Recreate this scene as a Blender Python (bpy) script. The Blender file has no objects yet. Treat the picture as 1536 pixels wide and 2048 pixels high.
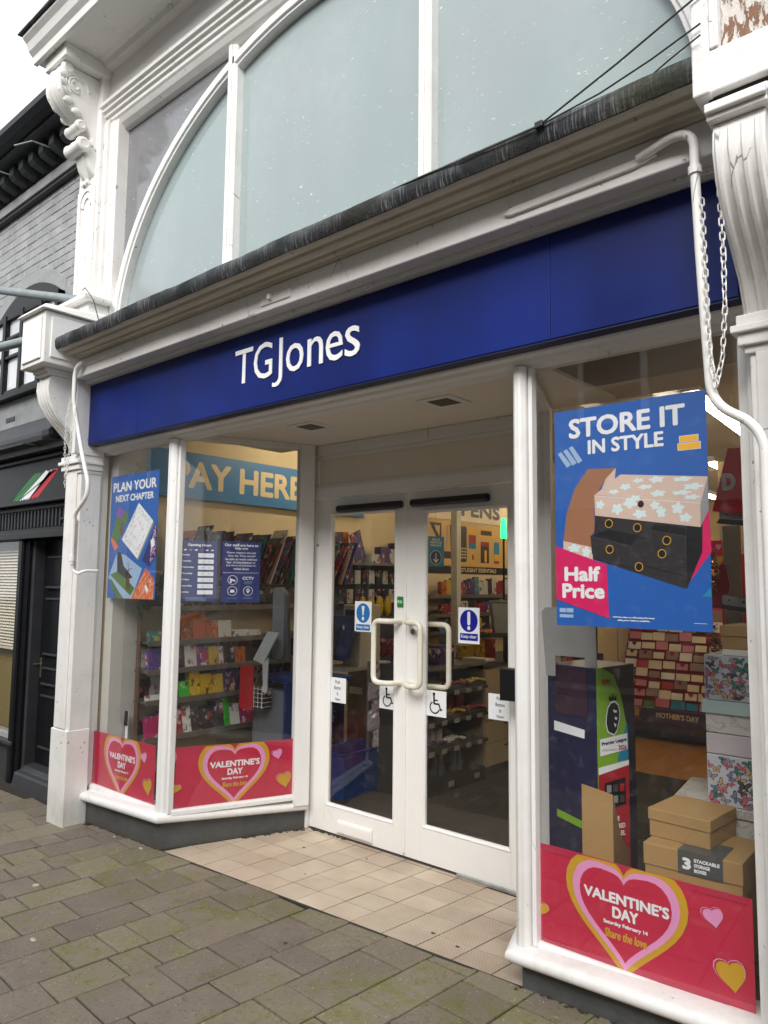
import bpy, bmesh, math, random
from mathutils import Vector, Matrix, noise as mnoise
random.seed(7)
R = math.radians
S = bpy.context.scene
COL = S.collection
# ------------------------------------------------------------------ camera
cd = bpy.data.cameras.new('camera'); cam = bpy.data.objects.new('camera', cd); COL.objects.link(cam)
cd.sensor_fit = 'VERTICAL'; cd.sensor_height = 24.0; cd.lens = 1485.46 / 2048 * 24.0
cd.clip_start = 0.05; cd.clip_end = 500
RM = Matrix(((0.7561095, 0.0545964, 0.6521638), (0.6543633, -0.0788286, -0.7520603), (0.0103494, 0.9953920, -0.0953289)))
cam.matrix_world = Matrix.Translation((4.0186, -2.6147, 1.6)) @ RM.to_4x4()
S.camera = cam
# ------------------------------------------------------------------ sky, sun, exposure (overcast)
W = bpy.data.worlds.new("World"); S.world = W; W.use_nodes = True
wn = W.node_tree; bgn = wn.nodes['Background']
sky = wn.nodes.new('ShaderNodeTexSky'); sky.sky_type = 'NISHITA'; sky.sun_disc = False
sky.sun_elevation = R(37); sky.sun_rotation = R(160); sky.air_density = 1.0; sky.dust_density = 4.0; sky.ozone_density = 1.0
hs = wn.nodes.new('ShaderNodeHueSaturation'); hs.inputs['Saturation'].default_value = 0.22; hs.inputs['Value'].default_value = 1.0
tc = wn.nodes.new('ShaderNodeTexCoord'); nz = wn.nodes.new('ShaderNodeTexNoise'); nz.inputs['Scale'].default_value = 2.2; nz.inputs['Detail'].default_value = 5
mr = wn.nodes.new('ShaderNodeMapRange'); mr.inputs['From Min'].default_value = .3; mr.inputs['From Max'].default_value = .7; mr.inputs['To Min'].default_value = .78; mr.inputs['To Max'].default_value = 1.12
mxn = wn.nodes.new('ShaderNodeMix'); mxn.data_type = 'RGBA'; mxn.blend_type = 'MIX'; mxn.inputs[0].default_value = 0.72
mxn.inputs[7].default_value = (7.6, 7.9, 8.3, 1)      # the even cloud cover, mixed over the clear sky
mul = wn.nodes.new('ShaderNodeVectorMath'); mul.operation = 'SCALE'
wn.links.new(sky.outputs[0], hs.inputs['Color']); wn.links.new(hs.outputs[0], mxn.inputs[6])
wn.links.new(tc.outputs['Generated'], nz.inputs['Vector']); wn.links.new(nz.outputs['Fac'], mr.inputs['Value'])
wn.links.new(mxn.outputs[2], mul.inputs[0]); wn.links.new(mr.outputs[0], mul.inputs['Scale'])
wn.links.new(mul.outputs[0], bgn.inputs['Color']); bgn.inputs['Strength'].default_value = 0.085
sl = bpy.data.lights.new('sun', 'SUN'); sl.energy = 1.5; sl.angle = R(40); sl.color = (1, .97, .93)
so = bpy.data.objects.new('sun', sl); COL.objects.link(so)
so.rotation_euler = Vector((-0.28, 0.78, -0.62)).to_track_quat('-Z', 'Y').to_euler()
S.view_settings.view_transform = 'Standard'; S.view_settings.look = 'None'
S.view_settings.gamma = 1; S.view_settings.use_curve_mapping = False
S.view_settings.exposure = 1.4
try:
    S.render.engine = 'CYCLES'; S.cycles.use_denoising = True; S.cycles.max_bounces = 9
    S.cycles.transparent_max_bounces = 16; S.cycles.sample_clamp_indirect = 6; S.cycles.caustics_reflective = False; S.cycles.caustics_refractive = False
except Exception: pass

# ------------------------------------------------------------------ materials
def L(c):   # sRGB 0..255 -> linear
    return tuple((x/255/12.92 if x/255 <= .04045 else ((x/255+.055)/1.055)**2.4) for x in c)
class NT:
    def __init__(s, m):
        s.t = m.node_tree; s.b = s.t.nodes['Principled BSDF']
        g = s.n('ShaderNodeNewGeometry'); s.pos = g.outputs['Position']; s.geo = g
        o = s.n('ShaderNodeObjectInfo'); s.rnd = o.outputs['Random']
        c = s.n('ShaderNodeTexCoord'); s.obj = c.outputs['Object']; s.gen = c.outputs['Generated']
    def n(s, t, **k):
        x = s.t.nodes.new(t)
        for a, v in k.items(): setattr(x, a, v)
        return x
    def set(s, sock, v):
        if isinstance(v, bpy.types.NodeSocket): s.t.links.new(v, sock)
        else: sock.default_value = v
    def noise(s, vec, scale, detail=3, rough=.5, dist=0):
        x = s.n('ShaderNodeTexNoise'); s.set(x.inputs['Vector'], vec); x.inputs['Scale'].default_value = scale
        x.inputs['Detail'].default_value = detail; x.inputs['Roughness'].default_value = rough; x.inputs['Distortion'].default_value = dist
        return x.outputs['Fac']
    def vor(s, vec, scale, feature='F1', out='Distance', rnd=1):
        x = s.n('ShaderNodeTexVoronoi', feature=feature); s.set(x.inputs['Vector'], vec); x.inputs['Scale'].default_value = scale
        x.inputs['Randomness'].default_value = rnd
        return x.outputs[out]
    def mapv(s, vec, scale=(1, 1, 1), loc=(0, 0, 0), rot=(0, 0, 0)):
        x = s.n('ShaderNodeMapping'); s.set(x.inputs['Vector'], vec); x.inputs['Scale'].default_value = scale
        x.inputs['Location'].default_value = loc; x.inputs['Rotation'].default_value = rot
        return x.outputs[0]
    def ramp(s, f, a, b, lo=0, hi=1):
        x = s.n('ShaderNodeMapRange'); s.set(x.inputs['Value'], f); x.inputs['From Min'].default_value = a; x.inputs['From Max'].default_value = b
        x.inputs['To Min'].default_value = lo; x.inputs['To Max'].default_value = hi
        return x.outputs[0]
    def math(s, op, a, b=0.0):
        x = s.n('ShaderNodeMath', operation=op); s.set(x.inputs[0], a); s.set(x.inputs[1], b); return x.outputs[0]
    def mix(s, f, a, b, mode='MIX'):
        x = s.n('ShaderNodeMix', data_type='RGBA', blend_type=mode); s.set(x.inputs[0], f)
        s.set(x.inputs[6], a if isinstance(a, bpy.types.NodeSocket) else (*a[:3], 1)); s.set(x.inputs[7], b if isinstance(b, bpy.types.NodeSocket) else (*b[:3], 1))
        return x.outputs[2]
    def bump(s, h, strength, dist=.01, prev=None):
        x = s.n('ShaderNodeBump'); s.set(x.inputs['Height'], h); x.inputs['Strength'].default_value = strength; x.inputs['Distance'].default_value = dist
        if prev is not None: s.set(x.inputs['Normal'], prev)
        return x.outputs[0]
    def col(s, c): s.set(s.b.inputs['Base Color'], c if isinstance(c, bpy.types.NodeSocket) else (*c[:3], 1))
    def rough(s, v): s.set(s.b.inputs['Roughness'], v)
    def nor(s, v): s.set(s.b.inputs['Normal'], v)
def new(name):
    m = bpy.data.materials.new(name); m.use_nodes = True
    return m, NT(m)
MC = {}
def mat(name, c, rough=.55, var=.06, scale=9, bump=0.0, bscale=120, metal=0, spec=.5, rv=0.0):
    """plain surface with slight uneven tone, grain and per-object variation"""
    if name in MC: return MC[name]
    m, t = new(name)
    f = t.noise(t.pos, scale, 4)
    k = t.ramp(f, .3, .7, 1-var, 1+var)
    if rv: k = t.math('MULTIPLY', k, t.ramp(t.rnd, 0, 1, 1-rv, 1+rv))
    v = t.n('ShaderNodeVectorMath', operation='SCALE'); v.inputs[0].default_value = c[:3]; t.set(v.inputs['Scale'], k)
    t.col(v.outputs[0]); t.rough(rough); t.b.inputs['Metallic'].default_value = metal; t.b.inputs['Specular IOR Level'].default_value = spec
    if bump: t.nor(t.bump(t.noise(t.pos, bscale, 3), bump, .004))
    MC[name] = m; return m

def white_paint(name, base, age=.5, flake=0.0, rough=.42, lumps=0.0):
    """old gloss paint: brush marks, soft runs of dirt, cracks and small chips down to grey"""
    m, t = new(name)
    n1 = t.noise(t.pos, 5, 5, .6); n2 = t.noise(t.mapv(t.pos, (14, 14, 1.6)), 3, 4); fine = t.noise(t.pos, 160, 3)
    dirt = t.math('MULTIPLY', t.ramp(n1, .48, .75, 0, 1), .35*age)
    c = t.mix(dirt, base, (base[0]*.62, base[1]*.58, base[2]*.5))
    c = t.mix(t.ramp(n2, .55, .8, 0, .25*age), c, (base[0]*.7, base[1]*.68, base[2]*.64))
    sz = t.n('ShaderNodeSeparateXYZ'); t.set(sz.inputs[0], t.pos)
    low = t.ramp(t.math('ADD', sz.outputs[2], t.math('MULTIPLY', t.noise(t.mapv(t.pos, (6, 6, 1.5)), 4, 4), .35)), .12, .42, 1, 0)
    c = t.mix(t.math('MULTIPLY', low, t.ramp(n1, .3, .7, .15*age, .55*age)), c, (.30, .27, .22))
    ce = t.vor(t.mapv(t.pos, (1, 1, .55)), 7, 'DISTANCE_TO_EDGE')
    cw = t.noise(t.pos, 3.3, 2)
    crack = t.math('MULTIPLY', t.ramp(ce, 0.004, .013, 1, 0), t.ramp(cw, .635, .68, 0, 1))
    c = t.mix(t.math('MULTIPLY', crack, .75*min(1, age*1.3)), c, (.10, .09, .08))
    ch = t.noise(t.pos, 38, 2, .4); cz = t.noise(t.pos, 4.4, 2)
    chip = t.math('MULTIPLY', t.ramp(ch, .70, .72, 0, 1), t.ramp(cz, .52, .6, 0, 1))
    c = t.mix(t.math('MULTIPLY', chip, .8*age), c, (.16, .145, .125))
    h = t.math('ADD', t.math('MULTIPLY', n2, .6), t.math('MULTIPLY', fine, .25))
    if flake:
        fl = t.noise(t.mapv(t.pos, (1.3, 1, .38)), 42, 6, .7, .5); zone = t.noise(t.pos, 2.3, 3)
        fz = t.math('MULTIPLY', t.ramp(fl, .50, .53, 0, 1), t.ramp(zone, .56-.25*flake, .62-.25*flake, 0, 1))
        c = t.mix(fz, c, t.mix(t.noise(t.pos, 30, 3), (.16, .075, .04), (.33, .17, .10)))
        h = t.math('SUBTRACT', t.math('ADD', h, t.math('MULTIPLY', fl, 2.0)), t.math('MULTIPLY', fz, 1.2))
    if lumps: h = t.math('ADD', h, t.math('MULTIPLY', t.noise(t.pos, 34, 4, .6), lumps))
    h = t.math('SUBTRACT', h, t.math('MULTIPLY', t.math('ADD', chip, crack), .5))
    t.col(c); t.rough(t.ramp(n1, .3, .8, rough-.06, rough+.2)); t.nor(t.bump(h, .35+.4*flake, .006)); t.b.inputs['Specular IOR Level'].default_value = .45
    return m
WHITE = white_paint('white_gloss_paint', (.80, .795, .78), .35)
WHITE_OLD = white_paint('weathered_white_paint', (.77, .76, .735), .9)
WHITE_FLAKE = white_paint('flaking_white_paint', (.78, .76, .73), 1.0, .15)
WHITE_DOOR = white_paint('white_door_paint', (.80, .79, .76), .12, rough=.38)
BARE = white_paint('badly_flaked_paint', (.68, .63, .58), 1.0, 1.0, .7)

def lead():
    m, t = new('lead_flashing')
    st = t.noise(t.mapv(t.pos, (120, 9, 7)), 1, 4, .6, .2); big = t.noise(t.pos, 2.6, 4); f = t.noise(t.pos, 60, 3); z = t.noise(t.mapv(t.pos, (5, 5, 5)), 1, 3)
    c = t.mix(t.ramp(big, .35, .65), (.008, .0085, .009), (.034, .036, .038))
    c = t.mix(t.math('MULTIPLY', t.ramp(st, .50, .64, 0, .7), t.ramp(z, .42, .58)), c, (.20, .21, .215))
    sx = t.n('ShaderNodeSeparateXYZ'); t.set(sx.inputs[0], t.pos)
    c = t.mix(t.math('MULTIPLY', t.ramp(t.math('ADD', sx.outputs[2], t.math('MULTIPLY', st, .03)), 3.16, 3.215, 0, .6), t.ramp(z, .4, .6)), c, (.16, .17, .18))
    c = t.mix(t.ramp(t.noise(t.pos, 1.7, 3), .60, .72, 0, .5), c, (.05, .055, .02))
    t.col(c); t.rough(.75); t.b.inputs['Specular IOR Level'].default_value = .18; t.nor(t.bump(t.math('ADD', f, st), .6, .008)); return m
LEAD = lead()
def blue_panel():
    m, t = new('blue_fascia_panel')
    n = t.noise(t.pos, 2.2, 3); d = t.noise(t.mapv(t.pos, (30, 1, 2)), 1, 3)
    c = t.mix(t.ramp(n, .35, .7), L((0, 22, 88)), L((0, 32, 112)))
    c = t.mix(t.ramp(d, .62, .8, 0, .02), c, (.2, .22, .3))
    t.col(c); t.rough(t.ramp(n, .3, .7, .36, .46)); t.b.inputs['Specular IOR Level'].default_value = .3; return m
BLUE = blue_panel()
LETTER = mat('white_acrylic_letter', (.86, .86, .85), .3, .02)
def render_grey():
    m, t = new('grey_masonry_paint')
    n = t.noise(t.pos, 9, 5, .6); w = t.noise(t.mapv(t.pos, (1, 1, 3)), 16, 4)
    c = t.mix(t.ramp(n, .3, .7), (.052, .055, .056), (.085, .088, .088))
    # splash dirt low on the wall
    sx = t.n('ShaderNodeSeparateXYZ'); t.set(sx.inputs[0], t.pos)
    low = t.ramp(t.math('ADD', sx.outputs[2], t.math('MULTIPLY', n, .06)), .02, .10, 1, 0)
    c = t.mix(t.math('MULTIPLY', low, .55), c, (.07, .062, .045))
    t.col(c); t.rough(.6); t.nor(t.bump(t.math('ADD', w, t.noise(t.pos, 70, 3)), .45, .006)); return m
PLINTH = render_grey()
def brick_grey():
    m, t = new('grey_painted_brick')
    n = t.noise(t.pos, 6, 5, .6); f = t.noise(t.pos, 55, 4, .6)
    c = t.mix(t.ramp(n, .3, .7), (.23, .238, .24), (.34, .348, .35))
    c = t.mix(t.ramp(t.noise(t.pos, 90, 2), .70, .74, 0, .5), c, (.09, .09, .09))
    k = t.ramp(t.rnd, 0, 1, .92, 1.07)
    v = t.n('ShaderNodeVectorMath', operation='SCALE'); t.set(v.inputs[0], c); t.set(v.inputs['Scale'], k)
    t.col(v.outputs[0]); t.rough(.5); t.nor(t.bump(t.math('ADD', n, f), .5, .008)); return m
BRICKG = brick_grey()
BLACKP = mat('black_gloss_paint', (.007, .0075, .009), .38, .15, 14, .1, 60, spec=.22)
DARKGREY = mat('dark_grey_paint', (.03, .032, .035), .5, .15, 8, .15, 60)
SLATE = mat('slate', (.06, .07, .068), .6, .3, 20, .5, 40, rv=.3)
def slab_mat():
    m, t = new('concrete_paving')
    v = t.n('ShaderNodeVectorMath', operation='SCALE')
    n = t.noise(t.pos, 4, 5, .6); f = t.noise(t.pos, 52, 5, .75); g = t.noise(t.pos, 1.35, 5, .65); h = t.noise(t.pos, 13, 5, .65)
    c = t.mix(t.ramp(n, .3, .7), (.140, .110, .088), (.190, .155, .122))
    c = t.mix(t.math('MULTIPLY', t.ramp(t.rnd, .3, 1, 0, .8), t.ramp(h, .4, .6, .4, 1)), c, (.152, .134, .082))
    c = t.mix(t.math('MULTIPLY', t.ramp(g, .485, .60), t.ramp(h, .40, .62, .05, .9)), c, (.130, .128, .036))
    c = t.mix(t.ramp(h, .58, .74, 0, .45), c, (.085, .068, .048))
    c = t.mix(t.ramp(f, .56, .68, 0, .75), c, (.055, .044, .031))
    c = t.mix(t.ramp(t.noise(t.pos, 110, 2), .64, .72, 0, .45), c, (.27, .235, .18))
    sp = t.vor(t.pos, 85); sr = t.noise(t.pos, 31, 1)
    c = t.mix(t.math('MULTIPLY', t.ramp(sp, .20, .26, 1, 0), t.ramp(sr, .61, .66, 0, .7)), c, (.42, .38, .31))
    t.set(v.inputs[0], c); t.set(v.inputs['Scale'], t.ramp(t.rnd, 0, 1, 1.0, 1.38)); t.col(v.outputs[0])
    t.rough(t.ramp(g, .4, .7, .78, .6)); t.nor(t.bump(t.math('ADD', t.math('ADD', f, h), t.noise(t.pos, 220, 2)), .7, .005)); return m
SLAB = slab_mat()
def tile_mat(name, studs):
    m, t = new(name)
    n = t.noise(t.pos, 7, 4); v = t.n('ShaderNodeVectorMath', operation='SCALE')
    c = t.mix(t.ramp(n, .3, .7), (.46, .375, .285), (.54, .45, .345))
    g = t.noise(t.pos, 2.0, 4, .6)
    h = t.noise(t.pos, 120, 2)
    if studs:   # fine raised anti-slip pattern on these tiles
        b = t.n('ShaderNodeTexBrick'); t.set(b.inputs['Vector'], t.mapv(t.obj, (1, 1, 1))); b.offset = 0.5; b.squash = 1
        b.inputs['Scale'].default_value = 1; b.inputs['Brick Width'].default_value = .0155; b.inputs['Row Height'].default_value = .0142
        b.inputs['Mortar Size'].default_value = .0036; b.inputs['Mortar Smooth'].default_value = .6
        f = b.outputs['Fac']
        c = t.mix(t.math('MULTIPLY', t.math('SUBTRACT', 1.0, f), .32), c, (.16, .115, .075))
        h = t.math('ADD', t.math('MULTIPLY', f, -1.2), t.math('MULTIPLY', h, .3))
    sx = t.n('ShaderNodeSeparateXYZ'); t.set(sx.inputs[0], t.pos)
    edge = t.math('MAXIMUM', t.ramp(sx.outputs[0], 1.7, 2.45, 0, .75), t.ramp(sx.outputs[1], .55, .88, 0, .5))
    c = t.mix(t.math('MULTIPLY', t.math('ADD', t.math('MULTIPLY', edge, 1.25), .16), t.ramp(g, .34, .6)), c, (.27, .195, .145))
    c = t.mix(t.ramp(t.noise(t.pos, 60, 3), .70, .75, 0, .5), c, (.12, .09, .07))
    t.set(v.inputs[0], c); t.set(v.inputs['Scale'], t.ramp(t.rnd, 0, 1, 1.06, 1.2)); t.col(v.outputs[0])
    t.rough(.48); t.nor(t.bump(h, .35, .003)); return m
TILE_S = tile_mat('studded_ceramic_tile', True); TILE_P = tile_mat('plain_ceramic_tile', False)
GROUT = mat('dark_joint', (.026, .021, .015), .9, .3, 30, .4, 90)
def glass(name, ior=1.5, dirt=.015, tint=(1, 1, 1)):
    m = bpy.data.materials.new(name); m.use_nodes = True; t = m.node_tree
    for n in list(t.nodes): t.nodes.remove(n)
    o = t.nodes.new('ShaderNodeOutputMaterial'); tr = t.nodes.new('ShaderNodeBsdfTransparent'); gl = t.nodes.new('ShaderNodeBsdfGlossy')
    gl.inputs['Roughness'].default_value = .015; tr.inputs[0].default_value = (*tint, 1)
    fr = t.nodes.new('ShaderNodeFresnel'); fr.inputs['IOR'].default_value = ior
    ge = t.nodes.new('ShaderNodeNewGeometry'); sb = t.nodes.new('ShaderNodeMath'); sb.operation = 'SUBTRACT'; sb.inputs[0].default_value = 1
    mu = t.nodes.new('ShaderNodeMath'); mu.operation = 'MULTIPLY'
    t.links.new(ge.outputs['Backfacing'], sb.inputs[1]); t.links.new(fr.outputs[0], mu.inputs[0]); t.links.new(sb.outputs[0], mu.inputs[1])
    mx = t.nodes.new('ShaderNodeMixShader'); t.links.new(mu.outputs[0], mx.inputs[0]); t.links.new(tr.outputs[0], mx.inputs[1]); t.links.new(gl.outputs[0], mx.inputs[2])
    df = t.nodes.new('ShaderNodeBsdfDiffuse'); df.inputs[0].default_value = (.75, .75, .72, 1)
    no = t.nodes.new('ShaderNodeTexNoise'); no.inputs['Scale'].default_value = 26; no.inputs['Detail'].default_value = 5; t.links.new(ge.outputs['Position'], no.inputs['Vector'])
    r = t.nodes.new('ShaderNodeMapRange'); r.inputs['From Min'].default_value = .55; r.inputs['From Max'].default_value = .85; r.inputs['To Max'].default_value = dirt*3; r.inputs['To Min'].default_value = dirt*.3
    t.links.new(no.outputs['Fac'], r.inputs['Value'])
    m2 = t.nodes.new('ShaderNodeMixShader'); t.links.new(r.outputs[0], m2.inputs[0]); t.links.new(mx.outputs[0], m2.inputs[1]); t.links.new(df.outputs[0], m2.inputs[2])
    t.links.new(m2.outputs[0], o.inputs[0]); return m
GLASS = glass('window_glass', 1.72, .012); GLASS_D = glass('door_glass', 1.6, .008)
def frosted(name, base):
    m, t = new(name)
    sc = t.noise(t.mapv(t.pos, (9, 9, 22), rot=(0, .6, 0)), 3, 4, .7, .3); z = t.noise(t.pos, 3, 3); big = t.noise(t.pos, .8, 2)
    c = t.mix(t.ramp(big, .3, .7), base, (base[0]*.9, base[1]*1.02, base[2]*.98))
    c = t.mix(t.math('MULTIPLY', t.ramp(sc, .655, .70), t.ramp(z, .40, .58, 0, .8)), c, (.85, .9, .88))
    sp = t.vor(t.pos, 30); c = t.mix(t.math('MULTIPLY', t.ramp(t.noise(t.mapv(t.pos, (1, 1, .35)), 1.6, 4), .4, .7, 0, .22), t.ramp(t.noise(t.pos, 14, 4), .3, .7, .5, 1)), c, (.50, .54, .54)); c = t.mix(t.math('MULTIPLY', t.ramp(sp, .05, .09, 1, 0), t.ramp(t.noise(t.pos, 5, 2), .60, .70, 0, .12)), c, (.78, .82, .8))
    t.col(c); t.rough(.09); t.b.inputs['Specular IOR Level'].default_value = .55; return m
FROST = frosted('obscured_glass', (.285, .325, .335)); SPANDREL = frosted('mauve_grey_glass', (.185, .178, .19))
def emis(name, c, s):
    m, t = new(name); t.col(c); t.b.inputs['Emission Color'].default_value = (*c, 1); t.b.inputs['Emission Strength'].default_value = s; return m
TUBE = emis('lit_tube', (1, .86, .63), 11.0); GREENLIT = emis('green_lit_beacon', (.03, .9, .25), .9)
def ink(name, rgb, rough=.42, var=.03):
    return mat(name, L(rgb), rough, var, 5)
INK = dict(blue=ink('poster_blue_ink', (28, 88, 168)), navy=ink('navy_ink', (28, 40, 100)), white=ink('white_ink', (226, 228, 230)), pink=ink('hot_pink_ink', (206, 20, 92)),
    rose=ink('banner_rose_ink', (186, 24, 62)), lilac=ink('pale_pink_ink', (222, 145, 190)), gold=ink('gold_ink', (196, 150, 30)), black=ink('black_ink', (14, 14, 18)),
    charcoal=ink('charcoal_ink', (42, 38, 42)), kraft=ink('kraft_ink', (150, 102, 72)), blush=ink('blush_ink', (205, 180, 165)), pale=ink('pale_flower_ink', (205, 222, 222)),
    yellow=ink('yellow_ink', (236, 176, 40)), teal=ink('teal_ink', (28, 128, 165)), green=ink('green_ink', (70, 112, 38)), purple=ink('purple_ink', (118, 72, 158)),
    orange=ink('orange_ink', (214, 106, 60)), red=ink('red_ink', (160, 26, 40)), cream=ink('cream_ink', (224, 206, 166)), grey=ink('grey_ink', (140, 140, 140)),
    signblue=ink('mandatory_blue', (22, 26, 140)), skyblue=ink('sticker_blue', (34, 110, 172)), lime=ink('lime_ink', (120, 165, 40)), dkgrey=ink('dark_grey_ink', (70, 68, 66)),
    flagg=ink('flag_green', (30, 110, 50)), flagr=ink('flag_red', (176, 16, 34)), plum=ink('plum_ink', (62, 30, 66)), brown=ink('brown_ink', (96, 62, 40)), pgreen=ink('pull_green', (28, 130, 60)), sky=ink('pale_sky', (150, 175, 205)))

# ------------------------------------------------------------------ mesh helpers
class MB:
    def __init__(s): s.v = []; s.f = []
    def add(s, vs, fs):
        o = len(s.v); s.v += [tuple(p) for p in vs]; s.f += [tuple(i+o for i in f) for f in fs]; return s
    def box(s, x0, x1, y0, y1, z0, z1):
        return s.add([(x0,y0,z0),(x1,y0,z0),(x1,y1,z0),(x0,y1,z0),(x0,y0,z1),(x1,y0,z1),(x1,y1,z1),(x0,y1,z1)],
              [(0,3,2,1),(4,5,6,7),(0,1,5,4),(1,2,6,5),(2,3,7,6),(3,0,4,7)])
    def prism(s, pts, a, b, ax='y'):
        n = len(pts)
        q = {'y': lambda p, t: (p[0], t, p[1]), 'x': lambda p, t: (t, p[0], p[1]), 'z': lambda p, t: (p[0], p[1], t)}[ax]
        vs = [q(p, a) for p in pts] + [q(p, b) for p in pts]
        return s.add(vs, [tuple(range(n)), tuple(range(2*n-1, n-1, -1))] + [(i, (i+n), (i+1) % n + n, (i+1) % n) for i in range(n)])
    def poly(s, pts, y=0.0, t=0.0):      # flat shape in the xz plane, front towards -y
        if t: return s.prism(pts, y-t, y)
        a = sum(pts[i][0]*pts[(i+1) % len(pts)][1]-pts[(i+1) % len(pts)][0]*pts[i][1] for i in range(len(pts)))
        if a < 0: pts = pts[::-1]
        return s.add([(p[0], y, p[1]) for p in pts], [tuple(range(len(pts)))])
    def hexa(s, P):   # 8 points, bottom ring then top ring
        return s.add(P, [(0,3,2,1),(4,5,6,7),(0,1,5,4),(1,2,6,5),(2,3,7,6),(3,0,4,7)])
    def tube(s, path, r, n=8, cap=True):
        path = [Vector(p) for p in path]; rs = r if isinstance(r, (list, tuple)) else [r]*len(path)
        rings = []; up = None
        for i, p in enumerate(path):
            a = path[max(i-1, 0)]; b = path[min(i+1, len(path)-1)]; d = (b-a).normalized()
            if up is None:
                up = Vector((0, 0, 1)) if abs(d.z) < .9 else Vector((1, 0, 0))
            u = (up - d*up.dot(d)).normalized(); w = d.cross(u); up = u
            rings.append([p + (u*math.cos(2*math.pi*k/n) + w*math.sin(2*math.pi*k/n))*rs[i] for k in range(n)])
        vs = [q for rg in rings for q in rg]; fs = []
        for i in range(len(path)-1):
            for k in range(n): fs.append((i*n+k, i*n+(k+1) % n, (i+1)*n+(k+1) % n, (i+1)*n+k))
        if cap: fs += [tuple(range(n-1, -1, -1)), tuple((len(path)-1)*n+k for k in range(n))]
        return s.add(vs, fs)
    def lathe(s, prof, c=(0, 0, 0), n=16, ax='z'):
        vs = []; fs = []
        for (r, z) in prof:
            for k in range(n):
                a = 2*math.pi*k/n; x, y = r*math.cos(a), r*math.sin(a)
                p = (x, y, z) if ax == 'z' else ((x, z, y) if ax == 'y' else (z, x, y))
                vs.append((c[0]+p[0], c[1]+p[1], c[2]+p[2]))
        for i in range(len(prof)-1):
            for k in range(n): fs.append((i*n+k, i*n+(k+1) % n, (i+1)*n+(k+1) % n, (i+1)*n+k))
        fs += [tuple(range(n-1, -1, -1)), tuple((len(prof)-1)*n+k for k in range(n))]
        return s.add(vs, fs)
    def ball(s, c, r, n=12, m=8):
        rr = r if isinstance(r, (tuple, list)) else (r, r, r)
        prof = [(max(.001, math.sin(math.pi*i/m)), -math.cos(math.pi*i/m)) for i in range(m+1)]
        t = MB().lathe(prof, n=n); return s.add([(c[0]+p[0]*rr[0], c[1]+p[1]*rr[1], c[2]+p[2]*rr[2]) for p in t.v], t.f)
    def sweep(s, path, prof):   # path: (x, y[, dz]); prof closed: (outward, z)
        pts = [(p[0], p[1], p[2] if len(p) > 2 else 0) for p in path]; N = len(pts); k = len(prof); vs = []
        for i in range(N):
            def nrm(a, b):
                d = Vector((b[0]-a[0], b[1]-a[1])).normalized(); return Vector((d.y, -d.x))
            n1 = nrm(pts[max(i-1, 0)], pts[max(i, 1)] if i == 0 else pts[i]) if i > 0 else nrm(pts[0], pts[1])
            n2 = nrm(pts[i], pts[i+1]) if i < N-1 else n1
            m = (n1+n2); m = m / max(.3, m.dot(n1)) if m.length else n1
            for (o, z) in prof: vs.append((pts[i][0]+m.x*o, pts[i][1]+m.y*o, z+pts[i][2]))
        fs = []
        for i in range(N-1):
            for j in range(k): fs.append((i*k+j, (i+1)*k+j, (i+1)*k+(j+1) % k, i*k+(j+1) % k))
        fs += [tuple(range(k)), tuple((N-1)*k+j for j in range(k-1, -1, -1))]
        return s.add(vs, fs)
def empty(name, loc=(0, 0, 0), rz=0, parent=None):
    o = bpy.data.objects.new(name, None); COL.objects.link(o); o.location = loc; o.rotation_euler = (0, 0, rz)
    o.empty_display_size = .1
    if parent: o.parent = parent
    return o
def build(name, mb, m, parent=None, bevel=0, smooth=False, seg=2, fix=True):
    me = bpy.data.meshes.new(name); me.from_pydata(mb.v, [], mb.f); me.materials.append(m)
    if fix and len(mb.f) > 3:
        b = bmesh.new(); b.from_mesh(me); bmesh.ops.recalc_face_normals(b, faces=b.faces); b.to_mesh(me); b.free()
    if smooth: me.shade_smooth(); me.set_sharp_from_angle(angle=R(38))
    o = bpy.data.objects.new(name, me); COL.objects.link(o)
    if parent: o.parent = parent
    if bevel:
        bv = o.modifiers.new('edge', 'BEVEL'); bv.width = bevel; bv.segments = seg; bv.limit_method = 'ANGLE'; bv.angle_limit = R(40)
    return o
def tag(o, label, cat, group=None, kind=None):
    o['label'] = label; o['category'] = cat
    if group: o['group'] = group
    if kind: o['kind'] = kind
    return o
def struct(o): o['kind'] = 'structure'; return o
def thing(name, label, cat, loc=(0, 0, 0), rz=0, group=None): return tag(empty(name, loc, rz), label, cat, group)
_tc = {}
def text_mesh(s):
    if s in _tc: return _tc[s]
    c = bpy.data.curves.new('lettering', 'FONT'); c.body = s; c.resolution_u = 3; c.fill_mode = 'FRONT'
    o = bpy.data.objects.new('lettering', c); me = bpy.data.meshes.new_from_object(o)
    vs = [v.co.copy() for v in me.vertices]; fs = [tuple(p.vertices) for p in me.polygons]
    bpy.data.objects.remove(o); bpy.data.curves.remove(c); bpy.data.meshes.remove(me)
    _tc[s] = (vs, fs); return _tc[s]
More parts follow.
